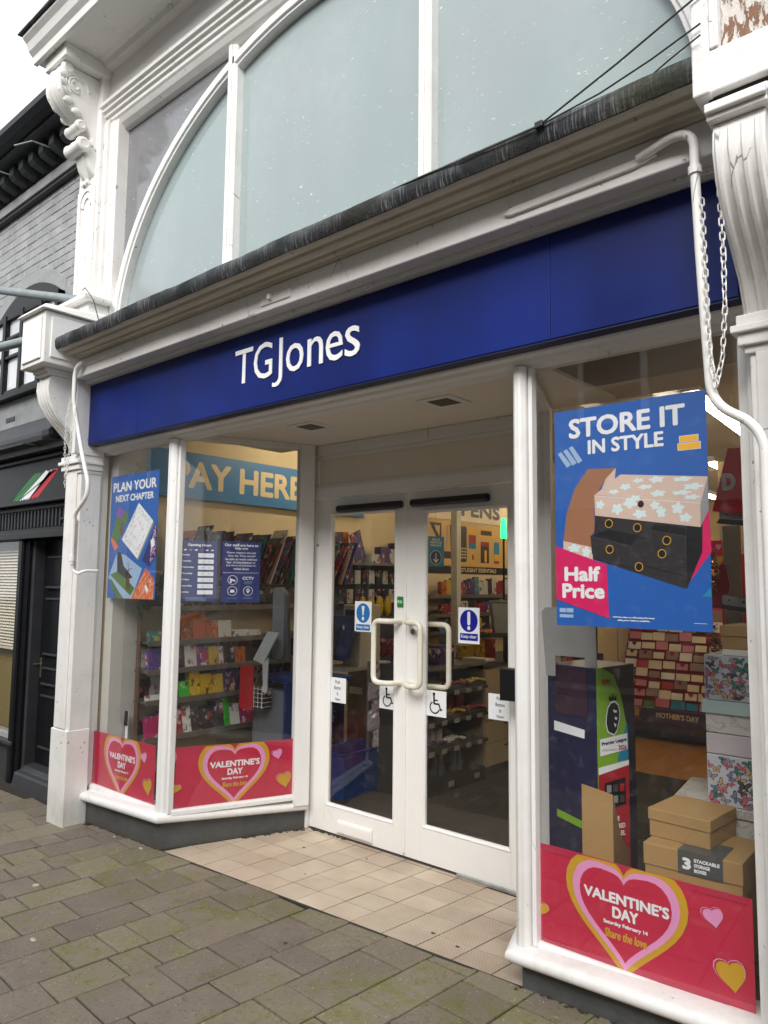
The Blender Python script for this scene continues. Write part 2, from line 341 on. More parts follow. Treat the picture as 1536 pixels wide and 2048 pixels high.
def text(parent, s, x0, x1, z0, z1, m, y=-.0012, bold=0.0, thick=0, name='lettering', skew=0, rot=0):
    """lettering stretched to the given box; bold = stroke growth in metres"""
    vs, fs = text_mesh(s)
    ax, bx = min(v.x for v in vs), max(v.x for v in vs); ay, by = min(v.y for v in vs), max(v.y for v in vs)
    b = MB(); offs = [(0, 0)] if not bold else [(bold*math.cos(a), bold*math.sin(a)) for a in [k*math.pi/3 for k in range(6)]]
    X0, X1, Z0, Z1 = x0+bold, x1-bold, z0+bold, z1-bold; cx, cz = (x0+x1)/2, (z0+z1)/2; ca, sa = math.cos(rot), math.sin(rot)
    for i, (dx, dz) in enumerate(offs):
        P = []
        for v in vs:
            x = X0+(v.x-ax)/(bx-ax)*(X1-X0)+dx; z = Z0+(v.y-ay)/(by-ay)*(Z1-Z0)+dz
            x += skew*(z-Z0); x, z = cx+(x-cx)*ca-(z-cz)*sa, cz+(x-cx)*sa+(z-cz)*ca
            P.append((x, y-i*.00006, z))
        b.add(P, fs)
    o = build(name, b, m, parent, fix=False)
    if thick:
        md = o.modifiers.new('depth', 'SOLIDIFY'); md.thickness = thick; md.offset = 1
    return o
def print_(parent, pts, m, y=-.0008, name='print'):
    return build(name, MB().poly(pts, y), m, parent, fix=False)
def ellipse(cx, cz, rx, rz, n=20, a0=0): return [(cx+rx*math.cos(a0+2*math.pi*k/n), cz+rz*math.sin(a0+2*math.pi*k/n)) for k in range(n)]
def heart(cx, top, bot, w, n=44):
    out = []
    for k in range(n):
        t = 2*math.pi*k/n; sn = math.sin(t); x = 16*math.copysign(abs(sn)**2.35, sn); z = 13*math.cos(t)-5*math.cos(2*t)-2*math.cos(3*t)-math.cos(4*t)
        v = (z+17)/29; v += .115*math.exp(-(x/4.5)**2)*max(0, min(1, (v-.45)/.3)); out.append((cx+x/32*w, bot+v*(top-bot)))
    return out
def clip(pts, z0, z1, x0=-9, x1=9):
    return [(min(max(p[0], x0), x1), min(max(p[1], z0), z1)) for p in pts]
def rrect(x0, x1, z0, z1, r, n=5):
    o = []
    for cx, cz, a in ((x1-r, z1-r, 0), (x0+r, z1-r, 90), (x0+r, z0+r, 180), (x1-r, z0+r, 270)):
        o += [(cx+r*math.cos(R(a+90*k/n)), cz+r*math.sin(R(a+90*k/n))) for k in range(n+1)]
    return o
def rect(x0, x1, z0, z1): return [(x0, z0), (x1, z0), (x1, z1), (x0, z1)]
def arc_path(pts, r=.03, n=4):
    """round the corners of a bent bar"""
    P = [Vector(p) for p in pts]; out = [P[0]]
    for i in range(1, len(P)-1):
        a = (P[i-1]-P[i]).normalized(); b = (P[i+1]-P[i]).normalized(); q0 = P[i]+a*r; q1 = P[i]+b*r
        for k in range(n+1):
            t = k/n; out.append(q0*(1-t)**2+P[i]*2*t*(1-t)+q1*t*t)
    out.append(P[-1]); return out
def G(x, y):
    s = .03 if x > 0 else .025
    return s*x*(1-min(1, max(0, y)/.88))
# ================================================================== GROUND
def grid_sheet(name, x0, x1, y0, y1, nx, ny, zf, m):
    vs = [(x0+(x1-x0)*i/nx, y0+(y1-y0)*j/ny, 0) for j in range(ny+1) for i in range(nx+1)]
    vs = [(a, b, zf(a, b)) for a, b, _ in vs]
    fs = [(j*(nx+1)+i, j*(nx+1)+i+1, (j+1)*(nx+1)+i+1, (j+1)*(nx+1)+i) for j in range(ny) for i in range(nx)]
    return struct(build(name, MB().add(vs, fs), m, fix=False))
asph = mat('asphalt', (.13, .125, .12), .85, .25, 3, .6, 90)
grid_sheet('ground', -80, 80, -80, 60, 16, 14, lambda a, b: -.35, asph)
def Gx(x, y): return .03*x if -1 < x < 3.5 else (.105+.005*(x-3.5) if x > 0 else -.03+.01*(x+1))
pav = grid_sheet('pavement', -14, 9, -5.2, -.012, 46, 4, lambda a, b: G(a, 0)-.007 if -2 < a < 3.4 else Gx(a, b)-.012 - (.02 if a < -2 else 0), GROUT)
road = grid_sheet('road', -60, 60, -8.4, -5.3, 30, 1, lambda a, b: -.16, asph)
kerb_m = mat('kerb_stone', (.24, .235, .22), .7, .15, 6, .3, 60)
kerb = struct(build('kerb', MB().box(-30, 30, -5.32, -5.2, -.3, -.02), kerb_m, bevel=.012))
far_p = grid_sheet('far_pavement', -60, 60, -9.2, -8.4, 8, 1, lambda a, b: -.04, mat('far_flagstones', (.2, .19, .17), .8, .2, 2))
struct(build('pavement_strip', MB().box(-14, -1.1, -.012, .3, -.2, -.045), GROUT))
# slabs laid in slightly skewed rows, cross joints where they lie in the street
th = math.atan(.085); ct, st_ = math.cos(th), math.sin(th)
rows = [-4.15, -3.9, -3.64, -3.42, -3.19, -2.95, -2.71, -2.48, -2.25, -2.0, -1.77, -1.51, -1.24, -1.03, -.78, -.58, -.34, -.13, .12, .34, .615, .83, 1.09, 1.305, 1.57, 1.795, 2.05, 2.27, 2.52, 2.76, 3.0, 3.27, 3.52, 3.76, 4.0, 4.3]
joints = {-1.51: [-.28, -.02], -1.24: [-.33, -.48], -1.03: [-.52], -.78: [-.32, -.47], -.58: [-.51, -.70], -.34: [-.11, -.41, -.56],
    -.13: [-.26, -.51, -.70, -.89], .12: [-.16, -.47, -.85], .34: [-.31, -.71], .615: [-.06, -.47, -.85], .83: [-.16, -.41, -.61, -.75, -.94, -1.17],
    1.09: [-.12, -.51, -.66, -.8, -1.08], 1.305: [-.02, -.27, -.46, -.70, -.84, -1.02], 1.57: [-.17, -.32, -.61], 1.795: [-.02, -.41, -.56], 2.05: [.12, -.27]}
def inside_front(x):   # y of the building line at x
    return .0
rs = random.Random(3)
for ri in range(len(rows)-1):
    u0, u1 = rows[ri]+.004, rows[ri+1]-.004
    J = sorted(joints.get(rows[ri], []))
    lo = min(J) if J else None; hi = max(J) if J else None
    if not J:
        v = rs.uniform(-.1, .1); J = [v]; lo = hi = v
    v = hi
    while v < .75: v += rs.choice([.2, .27, .33, .42]); J.append(v)
    v = lo
    while v > -2.4: v -= rs.choice([.2, .27, .33, .42]); J.insert(0, v)
    J.sort()
    for a, b in zip(J[:-1], J[1:]):
        a += .004; b -= .004
        uc = (u0+u1)/2
        # front line of the shop in row coordinates: y = 0 -> v = (x s + 0 c); clip there
        def xy(u, v): return (u*ct+v*st_, -u*st_+v*ct)
        c4 = [xy(u0, a), xy(u1, a), xy(u1, b), xy(u0, b)]
        if min(p[1] for p in c4) > -.03: continue
        fr = -.004
        if c4[0][0] < -1.1: fr = .16
        if min(p[1] for p in c4) > fr-.03: continue
        if max(p[1] for p in c4) > fr:
            n4 = []
            for p, q in ((0, 3), (1, 2)):
                P0, P1 = c4[p], c4[q]
                if P1[1] > fr:
                    k = (fr-P0[1])/(P1[1]-P0[1]); P1 = (P0[0]+(P1[0]-P0[0])*k, fr)
                n4.append((P0, P1))
            c4 = [n4[0][0], n4[1][0], n4[1][1], n4[0][1]]
        h = rs.uniform(-.0018, .0018); tl = rs.uniform(-.002, .002)
        cx = sum(p[0] for p in c4)/4; cy = sum(p[1] for p in c4)/4
        def ring(k, dz): return [((p[0]-cx)*k+cx, (p[1]-cy)*k+cy, G(p[0], 0)+dz+h+tl*(1 if i in (1, 2) else -1)) for i, p in enumerate(c4)]
        mb = MB(); vs = ring(1, -.04)+ring(1, -.003)+ring(.985, 0)
        fs = [(0, 1, 5, 4), (1, 2, 6, 5), (2, 3, 7, 6), (3, 0, 4, 7), (4, 5, 9, 8), (5, 6, 10, 9), (6, 7, 11, 10), (7, 4, 8, 11), (8, 9, 10, 11)]
        mb.add(vs, fs); build('paving_slab', mb, SLAB, pav, fix=False)
# entrance tiles
ent = grid_sheet('entrance_floor', 0.0, 2.5, -.01, .93, 10, 4, lambda a, b: G(a, b)-.0022, mat('tile_grout', (.022, .015, .010), .9, .3, 30))
def ledge(y): return .02+.388*y        # left splay line of the recess
S_ROWS = ['SSSSPPPPSSSSP', 'SSSSPPPPSSSPP', 'PPPSPPPPPSSSP', 'SSPPPPPPSSPPP', 'PSPPPPSPSSSPP', 'PPPPPPSSSSPPP']
ys = [.004, .175, .345, .515, .685, .852, .90]
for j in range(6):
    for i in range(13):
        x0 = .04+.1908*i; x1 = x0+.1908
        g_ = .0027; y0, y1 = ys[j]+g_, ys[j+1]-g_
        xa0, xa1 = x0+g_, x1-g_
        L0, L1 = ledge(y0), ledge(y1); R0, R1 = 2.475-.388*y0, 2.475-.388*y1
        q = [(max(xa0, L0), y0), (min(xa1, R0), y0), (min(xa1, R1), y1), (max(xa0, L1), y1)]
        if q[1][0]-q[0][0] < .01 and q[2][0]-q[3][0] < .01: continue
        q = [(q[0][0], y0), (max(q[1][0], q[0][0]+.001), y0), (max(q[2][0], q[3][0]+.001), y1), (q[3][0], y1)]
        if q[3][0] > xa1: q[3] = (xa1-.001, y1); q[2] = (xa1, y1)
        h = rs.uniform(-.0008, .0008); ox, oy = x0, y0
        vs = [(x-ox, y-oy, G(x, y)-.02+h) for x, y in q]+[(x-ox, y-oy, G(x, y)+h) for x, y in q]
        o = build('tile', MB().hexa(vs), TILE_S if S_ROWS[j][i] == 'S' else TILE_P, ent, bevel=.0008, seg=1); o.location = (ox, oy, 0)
edge = struct(build('entrance_kerb', MB().hexa([(0.0, -.012, -.03), (2.48, -.012, .045), (2.48, .002, .045), (0.0, .002, -.03), (0.0, -.012, G(0, 0)+.001), (2.48, -.012, G(2.48, 0)+.001), (2.48, .002, G(2.48, 0)+.002), (0, .002, .002)]), mat('dark_metal_edge', (.03, .027, .022), .7, .3, 30)))
# litter: chips and bits on the paving
mb = MB()
for k in range(150):
    x, y = rs.uniform(-1.6, 3.2), rs.uniform(-1.3, -.02)
    r = rs.uniform(.0012, .003); a = rs.uniform(0, 6); z = G(x, 0)+.0015
    pts = [(x+r*rs.uniform(.6, 1.3)*math.cos(a+q*1.57), y+r*rs.uniform(.6, 1.3)*math.sin(a+q*1.57)) for q in range(4)]
    mb.prism(pts, z-.001, z+r*.5, 'z')
lit = build('paving_grit', mb, mat('pale_grit', (.42, .38, .30), .8)); tag(lit, 'pale grit and chips scattered over the paving slabs', 'grit', kind='stuff')
for (x, y, r, l) in ((-.10, -.06, .012, 'small white scrap of paper beside the grey stall riser'), (-.43, -.045, .009, 'white crumb of paint by the foot of the shop window'), (.62, -1.02, .014, 'yellowish pebble lying on a paving slab near the kerb side'), (-.02, -.72, .018, 'flattened pale chewing gum spot on the paving')):
    z = G(x, 0); mb = MB()
    if 'gum' in l: mb.lathe([(r, z), (r*.9, z+.003), (r*.4, z+.004)], (x, y, 0), 10)
    else: mb.ball((x, y, z+r*.3), (r*1.6, r*.8, r*.45), 8, 5)
    tag(build('litter_scrap', mb, mat('pale_grit', (.42, .38, .30), .8), smooth=True), l, 'litter')
mb = MB().lathe([(.011, 0), (.012, .001), (.0115, .024), (.010, .026)], (0, 0, 0), 14)
o = build('cigarette_stub', mb, mat('tan_filter', (.5, .36, .2), .7), smooth=True); o.location = (2.28, .22, G(2.28, .22)+.001)
tag(o, 'short tan stub standing upright on the entrance tiles', 'stub')
for (x, y, r, l) in ((1.92, .17, .012, 'dark gum spot on the entrance tiles left of the cigarette stub'), (2.08, .13, .010, 'dark gum spot on the front row of tiles nearest the right post'), (.62, .60, .011, 'dark gum spot on the tiles below the left splayed window'),
    (1.02, .72, .008, 'small dark gum spot on the tiles in front of the letterbox'), (.95, .30, .006, 'tiny dark gum spot in the middle of the left tiles'), (2.2, .48, .008, 'dark gum spot on the tiles under the push button box'), (1.5, -.33, .012, 'dark gum spot on the paving in front of the doors'), (2.5, -.55, .013, 'dark gum spot on the paving below the right sill end')):
    z = G(x, y); o = build('gum_spot', MB().prism([(x+r*(1+.3*math.sin(k*2.1+x*7))*math.cos(k*.7), y+r*(1+.3*math.cos(k*1.7))*math.sin(k*.7)*.7) for k in range(9)], z+.0002, z+.0016, 'z'), mat('dark_gum', (.05, .035, .028), .7)); tag(o, l, 'gum spot', 'gum spots underfoot')
MOSS = mat('moss', (.035, .05, .012), .95, .4, 40, .8, 200); DIRT = mat('damp_dirt', (.035, .028, .02), .95, .4, 50, .8, 150)
mb = MB()
for k in range(230):
    s_ = rs.random()
    if s_ < .35: x = rs.uniform(-.95, .02); y = -.004+rs.gauss(0, .004)
    elif s_ < .6: t_ = rs.random()**2; x = .33-.2*t_; y = .83-.5*t_; x += .02+abs(rs.gauss(0, .012)); 
    elif s_ < .8: x = rs.uniform(.38, .7); y = .875+rs.gauss(0, .004)
    else: x = rs.uniform(2.46, 3.3); y = -.006-abs(rs.gauss(0, .008))
    r = rs.uniform(.003, .008); mb.ball((x, y, G(x, y)+.001), (r*1.5, r, r*.5), 6, 4)
tag(build('gutter_dirt', mb, DIRT), 'damp dirt and moss gathered along the foot of the walls', 'dirt', kind='stuff')

# ================================================================== SHOP BUILDING (shopfront and window above)
shop = thing('shop_building', 'white painted Victorian shopfront with arched window above and grey stall risers', 'shopfront')
def sb(name, mb, m=WHITE, bevel=.003, smooth=False, parent=None, seg=2): return build(name, mb, m, parent or shop, bevel, smooth, seg)
def zs(x): return .0 if x < .2 else .01+.024*(x-2.4)
# stall risers
sb('stall_riser', MB().hexa([(-.92, 0, -.12), (0, 0, -.12), (0, .12, -.12), (-.92, .12, -.12), (-.92, 0, .15), (0, 0, .185), (0, .12, .185), (-.92, .12, .15)]), PLINTH, .004)
sb('stall_riser', MB().hexa([(.0015, .0, -.12), (.345, .868, -.12), (.26, .9, -.12), (-.085, .05, -.12), (.0015, .0, .18), (.345, .868, .14), (.26, .9, .14), (-.085, .05, .18)]), PLINTH, .004)
sb('stall_riser', MB().hexa([(2.475, 0, -.1), (3.55, 0, -.1), (3.55, .12, -.1), (2.475, .12, -.1), (2.475, 0, .19), (3.55, 0, .225), (3.55, .12, .225), (2.475, .12, .19)]), PLINTH, .004)
sb('stall_riser', MB().hexa([(2.4735, 0, -.1), (2.56, .05, -.1), (2.22, .9, -.1), (2.135, .868, -.1), (2.4735, 0, .18), (2.56, .05, .18), (2.22, .9, .14), (2.135, .868, .14)]), PLINTH, .004)
# window boards / sills with a heavy rounded nose
prof = [(-.12, .160), (.026, .160), (.040, .164), (.050, .173), (.054, .186), (.052, .199), (.043, .210), (.028, .216), (-.02, .222), (-.12, .224)]
sb('sill', MB().sweep([(-.985, 0, -.043), (0, 0, 0), (.338, .86, -.04)], prof), WHITE, .002, True)
sb('sill', MB().sweep([(2.142, .86, -.03), (2.475, 0, .008), (3.36, 0, .035)], [(a*1.15, b) for a, b in prof]), WHITE_OLD, .002, True)
# posts
def post(x0, x1, y0, y1, z0, z1, m=WHITE):
    c = .018
    return sb('post', MB().prism([(x0+c, y0), (x1-c*1.2, y0), (x1-.004, y0+c), (x1, y1), (x0, y1), (x0, y0+c)], z0, z1, 'z'), m, .005, True, seg=3)
post(-.046, .034, -.018, .07, .212, 2.49)
post(2.45, 2.512, -.02, .07, .222, 2.49, WHITE_OLD)
sb('glazing_bead', MB().box(.034, .058, .012, .05, .212, 2.48), WHITE, .003)
sb('glazing_bead', MB().box(2.512, 2.53, .01, .05, .232, 2.48), WHITE, .003)
# frames round the panes (front windows)
def frame(pane_x0, pane_x1, z0, z1, outer, y=.02, root=None):
    pass
sb('window_head', MB().prism([(-.06, 2.528), (-.055, 2.515), (-.02, 2.512), (-.012, 2.498), (.0, 2.494), (.02, 2.49), (.03, 2.478), (.07, 2.478), (.07, 2.6), (-.06, 2.6)], -.93, 3.37, 'x'), WHITE, .002)
for (x0, x1, n) in ((-.975, -.915, 'window_jamb'), (3.315, 3.37, 'window_jamb')):
    sb(n, MB().box(x0, x1, .0, .07, .2, 2.478), WHITE if x0 < 0 else WHITE_OLD, .005)
    sg = -1 if x0 < 0 else 1; xx = x0 if sg < 0 else x1
    sb('pilaster_moulding', MB().prism([(xx, .0), (xx, -.02), (xx-sg*.02, -.02), (xx-sg*.015, -.04), (xx+sg*.01, -.045), (xx+sg*.02, -.07), (xx+sg*.045, -.075), (xx+sg*.05, .0)][::1], .2 if sg < 0 else -.02, 2.478, 'z'), WHITE_OLD, .003)
# splayed return windows
dirx, diry = .3733, .9277
def ret_frame(o, parent):   # local x runs from post towards the door
    zt, zb = 2.50, .20
    build('frame', MB().box(.80, .905, -.02, .05, .16, 2.527), WHITE, parent, .004)
    build('frame', MB().box(.02, .80, -.012, .05, 2.49, 2.527), WHITE, parent, .003)
    build('frame', MB().prism([(-.012, .2), (.05, .2), (.05, .236), (-.006, .232), (-.012, .225)], .03, .80, 'x'), WHITE, parent, .002)
    build('pane', MB().box(.03, .81, .007, .0105, .2, 2.50), GLASS, parent)
lw = empty('window', (.045, .01, 0), math.atan2(diry, dirx), shop); ret_frame(lw, lw)
rw = empty('window', (2.125+.33, .01, 0), math.pi-math.atan2(diry, dirx), shop)
build('frame', MB().box(.80, .905, -.05, .02, .16, 2.527), WHITE, rw, .004); build('frame', MB().box(.03, .8, -.05, .012, 2.49, 2.527), WHITE, rw, .003)
build('frame', MB().box(.03, .8, -.05, .006, .2, .236), WHITE, rw, .003); build('pane', MB().box(.06, .80, -.018, -.014, .22, 2.49), GLASS, rw)
for (x0, x1, zb) in ((-.918, -.043, .21), (2.528, 3.318, .235)):
    w = empty('window', (0, 0, 0), 0, shop); build('pane', MB().box(x0, x1, .036, .042, zb-.03, 2.482), GLASS, w)
    build('frame', MB().prism([(.02, zb-.03), (.06, zb-.03), (.06, zb+.012), (.034, zb+.01), (.02, zb)], x0, x1, 'x'), WHITE, w, .002)
# soffit of the entrance and wall over the doors
sb('soffit', MB().box(-.02, 2.5, .071, .90, 2.528, 2.545), white_paint('cream_white_soffit', (.80, .75, .66), .2, rough=.6), 0)
WALLC = white_paint('cream_white_panel', (.78, .72, .61), .15, rough=.6)
sb('door_head_panel', MB().box(.31, 2.17, .90, .93, 2.2, 2.527), WALLC, 0)
for z0, z1, y0 in ((2.455, 2.527, .872), (2.43, 2.455, .885), (2.1605, 2.235, .868), (2.235, 2.255, .884)):
    sb('door_head_moulding', MB().box(.315, 2.165, y0, .90, z0, z1), WHITE, .004)
sb('door_jamb', MB().box(.315, .357, .862, .93, 0, 2.165), WHITE, .004); sb('door_jamb', MB().box(1.966, 2.165, .862, .93, 0, 2.165), WHITE, .004)
sb('door_jamb', MB().box(.36, .40, .88, .9, 2.255, 2.43), WHITE, .003)
sb('threshold', MB().box(.33, 2.16, .885, .96, -.05, .006), mat('dark_threshold', (.05, .045, .04), .6, .2, 30), .003)
sb('threshold_strip', MB().box(1.55, 2.1, .868, .884, -.02, .016), mat('worn_aluminium', (.4, .4, .38), .5, .2, 20, metal=.6), .002)
# doors
def door(x0, x1, gx0, gx1, gz0, gz1, side):
    d = empty('door', (0, 0, 0), 0, shop)
    y0, y1 = .888, .93; zb, zt = .012, 2.158
    for (a, b, c, e) in ((x0, gx0, zb, zt), (gx1, x1, zb, zt), (gx0, gx1, zb, gz0), (gx0, gx1, gz1, zt)):
        build('rail' if a == gx0 else 'stile', MB().box(a, b, y0, y1, c, e), WHITE_DOOR, d, .0025)
    s = .014   # sloping beads round the glass
    for pts, ax, a, b in (([(y0-.001, gz0-.004), (y0-.006, gz0), (y0+.004, gz0+s), (y0+.02, gz0+s), (y0+.02, gz0-.004)], 'x', gx0-.003, gx1+.003), ([(y0-.001, gz1+.004), (y0-.005, gz1), (y0+.004, gz1-s), (y0+.02, gz1-s), (y0+.02, gz1+.004)], 'x', gx0-.003, gx1+.003)):
        build('bead', MB().prism(pts, a, b, ax), WHITE, d, .001)
    for xx, sg in ((gx0, 1), (gx1, -1)):
        build('bead', MB().prism([(xx-sg*.003, y0-.005), (xx+sg*.004, y0-.004), (xx+sg*s, y0+.006), (xx+sg*s, y0+.02), (xx-sg*.003, y0+.02)], gz0+.002, gz1-.002, 'z'), WHITE, d, .001)
    build('pane', MB().box(gx0, gx1, .908, .912, gz0, gz1), GLASS_D, d)
    return d
dl = door(.36, 1.158, .512, 1.08, .178, 2.055, 0); dr = door(1.164, 1.962, 1.30, 1.885, .205, 2.035, 1)
build('astragal', MB().box(1.150, 1.172, .880, .8875, .03, 2.14), WHITE_DOOR, dl, .003)
HAND = mat('cream_plastic_handle', (.72, .69, .58), .35, .05, 12, .05)
def pull(x_fix, x_bar, yb, z0, z1, yf, parent):
    p = arc_path([(x_fix, yf, z1), (x_fix+(x_bar-x_fix)*.15, yb, z1), (x_bar, yb, z1), (x_bar, yb, z0), (x_fix+(x_bar-x_fix)*.15, yb, z0), (x_fix, yf, z0)], .045, 6)
    o = build('handle', MB().tube(p, .0165, 12), HAND, parent, smooth=True)
    for z in (z0, z1): build('rose', MB().lathe([(.022, yf-.004), (.022, yf), (.02, yf+.001)], (x_fix, 0, z), 12, 'y'), HAND, parent, smooth=True)
pull(1.125, .985, .80, 1.005, 1.372, .887, dl); pull(1.205, 1.345, .80, 1.005, 1.372, .887, dr)
pull(1.225, 1.395, 1.01, .985, 1.355, .932, dr)
build('lock', MB().lathe([(.0185, .884), (.017, .880), (.006, .8795)], (1.222, 0, 1.315), 14, 'y'), mat('brushed_steel', (.35, .35, .34), .35, .05, metal=.9), dr, smooth=True)
for d, a, b in ((dl, .573, 1.172), (dr, 1.196, 1.797)):
    build('door_sensor', MB().tube([(a+.02, .868, 2.082), (a+.03, .862, 2.082), (b-.03, .862, 2.082), (b-.02, .868, 2.082)], [.012, .0235, .0235, .012], 12), mat('black_plastic', (.008, .008, .009), .35, .1), d, smooth=True)
build('letterbox', MB().prism([(.888, .03), (.878, .026), (.872, .034), (.872, .095), (.878, .107), (.888, .108)], .625, .92, 'x'), WHITE_DOOR, dl, .003)
build('letterbox_flap', MB().box(.64, .905, .8685, .8715, .040, .092), WHITE_DOOR, dl, .001)
build('door_label', MB().box(.385, .405, .8865, .8875, 1.842, 1.856), INK['grey'], dl)
# button box on the right splay
pb = sb('push_button_box', MB().box(1.915, 2.02, .735, .79, 1.005, 1.17), mat('black_plastic', (.008, .008, .009), .35, .1), .006)
sb('push_button_bracket', MB().box(1.985, 2.07, .79, .86, 1.03, 1.14), mat('brushed_steel', (.35, .35, .34), .35), .002)
# downlights in the soffit
for cx, cy in ((.83, .39), (1.81, .39)):
    f = sb('downlight', MB().box(cx-.105, cx+.105, cy-.10, cy+.10, 2.522, 2.5275), WHITE, .002)
    build('grille', MB().box(cx-.062, cx+.062, cy-.06, cy+.06, 2.519, 2.5215), mat('dull_diffuser', (.09, .08, .06), .5, .3, 40), f)
# ---- fascia zone above
sb('fascia_backing', MB().box(-.92, 3.38, -.05, .075, 2.605, 3.3), WHITE, 0)
sb('fascia_liner', MB().box(-.93, 3.37, -.165, -.05, 2.952, 2.962), WHITE, .002)
sb('fascia_liner', MB().box(-.93, 3.37, -.17, -.14, 2.962, 2.975), WHITE_OLD, .002)
sb('architrave', MB().prism([(-.25, 2.965), (-.255, 2.97), (-.255, 3.085), (-.25, 3.09), (-.05, 3.09), (-.05, 2.963), (-.145, 2.9625), (-.15, 2.975), (-.24, 2.975)], -.86, 3.37, 'x'), WHITE_OLD, .002)
cp = [(-.235, 3.0905), (-.262, 3.0905), (-.268, 3.100), (-.29, 3.094), (-.298, 3.098), (-.302, 3.112), (-.318, 3.113), (-.325, 3.100), (-.345, 3.100), (-.356, 3.108), (-.360, 3.122), (-.375, 3.124), (-.38, 3.112), (-.40, 3.112), (-.415, 3.120), (-.415, 3.15), (-.05, 3.25), (-.05, 3.0905)]
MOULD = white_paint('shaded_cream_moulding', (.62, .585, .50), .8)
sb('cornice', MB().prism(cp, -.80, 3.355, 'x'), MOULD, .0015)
# lead: hammered edge, wavy
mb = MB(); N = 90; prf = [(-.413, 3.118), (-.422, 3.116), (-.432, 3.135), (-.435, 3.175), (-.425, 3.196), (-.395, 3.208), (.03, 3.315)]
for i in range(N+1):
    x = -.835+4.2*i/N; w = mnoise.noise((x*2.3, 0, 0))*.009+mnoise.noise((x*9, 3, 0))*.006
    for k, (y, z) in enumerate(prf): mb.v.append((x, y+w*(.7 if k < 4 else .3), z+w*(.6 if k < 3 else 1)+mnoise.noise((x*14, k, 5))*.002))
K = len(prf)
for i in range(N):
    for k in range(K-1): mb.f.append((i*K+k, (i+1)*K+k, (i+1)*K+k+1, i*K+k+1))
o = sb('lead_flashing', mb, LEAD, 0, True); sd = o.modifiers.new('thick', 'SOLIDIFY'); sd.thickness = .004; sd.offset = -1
# fixings on the architrave: old awning arms' plates
plates = [((-.60, -.262, 3.035), .62, -.02), ((1.24, -.262, 3.02), .22, 0)]
sb('bracket_plate', MB().prism([(1.13, 2.995), (1.35, 2.995), (1.35, 3.045), (1.13, 3.045)], -.263, -.2555, 'y'), WHITE_OLD, .003)
sb('bracket_eye', MB().box(1.20, 1.222, -.285, -.263, 3.01, 3.04), WHITE_OLD, .004)
# ---- upper storey window
UW = empty('window', (0, 0, 0), 0, shop)
X0, X1, ZB, ZT = -.93, 3.30, 3.28, 4.96
build('glazing', MB().box(X0, X1, .10, .106, ZB, ZT), FROST, UW)
ac, az, ao, bo, ai, bi = 1.18, 3.30, 2.13, 1.69, 2.035, 1.60
def arc(a, b, n=40, t0=0, t1=180): return [(ac+a*math.cos(R(t0+(t1-t0)*k/n)), az+b*math.sin(R(t0+(t1-t0)*k/n))) for k in range(n+1)]
# spandrel panes between arch and head
for sg in (0, 1):
    A = arc(ao-.03, bo-.03, 24, 90 if sg == 0 else 0, 180 if sg == 0 else 90)
    pts = A + ([(X0, az), (X0, ZT), (ac, ZT)] if sg == 0 else [(ac, ZT), (X1, ZT), (X1, az)])
    if sg: pts = [(X1, az)] + A + [(ac, ZT), (X1, ZT)]
    build('spandrel', MB().prism(pts, .088, .094), SPANDREL, UW)
def arch_ring(a0, b0, a1, b1, y0, y1, n=48):
    A = arc(a0, b0, n); B = arc(a1, b1, n); mb = MB()
    for i in range(n+1):
        mb.v += [(A[i][0], y0, A[i][1]), (B[i][0], y0, B[i][1]), (B[i][0], y1, B[i][1]), (A[i][0], y1, A[i][1])]
    for i in range(n):
        for j in range(4): mb.f.append((i*4+j, (i+1)*4+j, (i+1)*4+(j+1) % 4, i*4+(j+1) % 4))
    mb.f += [(0, 1, 2, 3), (n*4+3, n*4+2, n*4+1, n*4)]; return mb
build('arch_bar', arch_ring(ao, bo, ai, bi, .045, .11), WHITE_OLD, UW, .004)
build('arch_bead', arch_ring(ao-.02, bo-.02, ai+.02, bi+.02, .03, .05), WHITE, UW, .003)
for xa, xb in ((.383, .465), (1.905, 1.982)):
    build('mullion', MB().prism([(xa+.012, .03), (xb-.012, .03), (xb, .05), (xb, .11), (xa, .11), (xa, .05)], 3.25, ZT-.02, 'z'), WHITE_OLD, UW, .003)
    build('mullion_bead', MB().box(xa+.026, xb-.026, .018, .031, 3.25, ZT-.02), WHITE, UW, .004)
build('head', MB().prism([(.0, 5.0), (.02, 4.97), (.05, 4.945), (.11, 4.94), (.11, 5.0)], X0, X1, 'x'), WHITE_OLD, UW, .003)
for xa, xb in ((X0-.06, X0+.05), (X1-.02, X1+.09)): build('jamb', MB().box(xa, xb, .0, .11, 3.2, 5.0), WHITE_OLD, UW, .004)
sb('upper_wall', MB().box(-1.30, 3.75, .115, .35, 2.95, 5.6), WHITE_OLD, 0)
# stepped architrave over the window, plain frieze, cornice
sb('upper_architrave', MB().prism([(.11, 5.0), (.0, 5.0), (-.012, 5.012), (-.012, 5.04), (-.03, 5.046), (-.03, 5.07), (-.05, 5.078), (-.05, 5.10), (-.07, 5.108), (-.07, 5.135), (-.02, 5.14), (.11, 5.14)], -1.045, 3.4, 'x'), WHITE_OLD, .0015)
ROUGHC = white_paint('roughcast_frieze', (.80, .79, .77), .4, rough=.7)
sb('frieze', MB().box(-1.045, 3.4, -.0, .11, 5.14, 5.42), ROUGHC, 0)
sb('upper_cornice', MB().prism([(.0, 5.42), (-.06, 5.42), (-.08, 5.45), (-.12, 5.46), (-.37, 5.46), (-.38, 5.44), (-.41, 5.44), (-.42, 5.49), (-.45, 5.52), (-.47, 5.57), (-.50, 5.60), (-.5, 5.62), (.3, 5.75), (.3, 5.42)], -1.42, 3.9, 'x'), WHITE_OLD, .002)
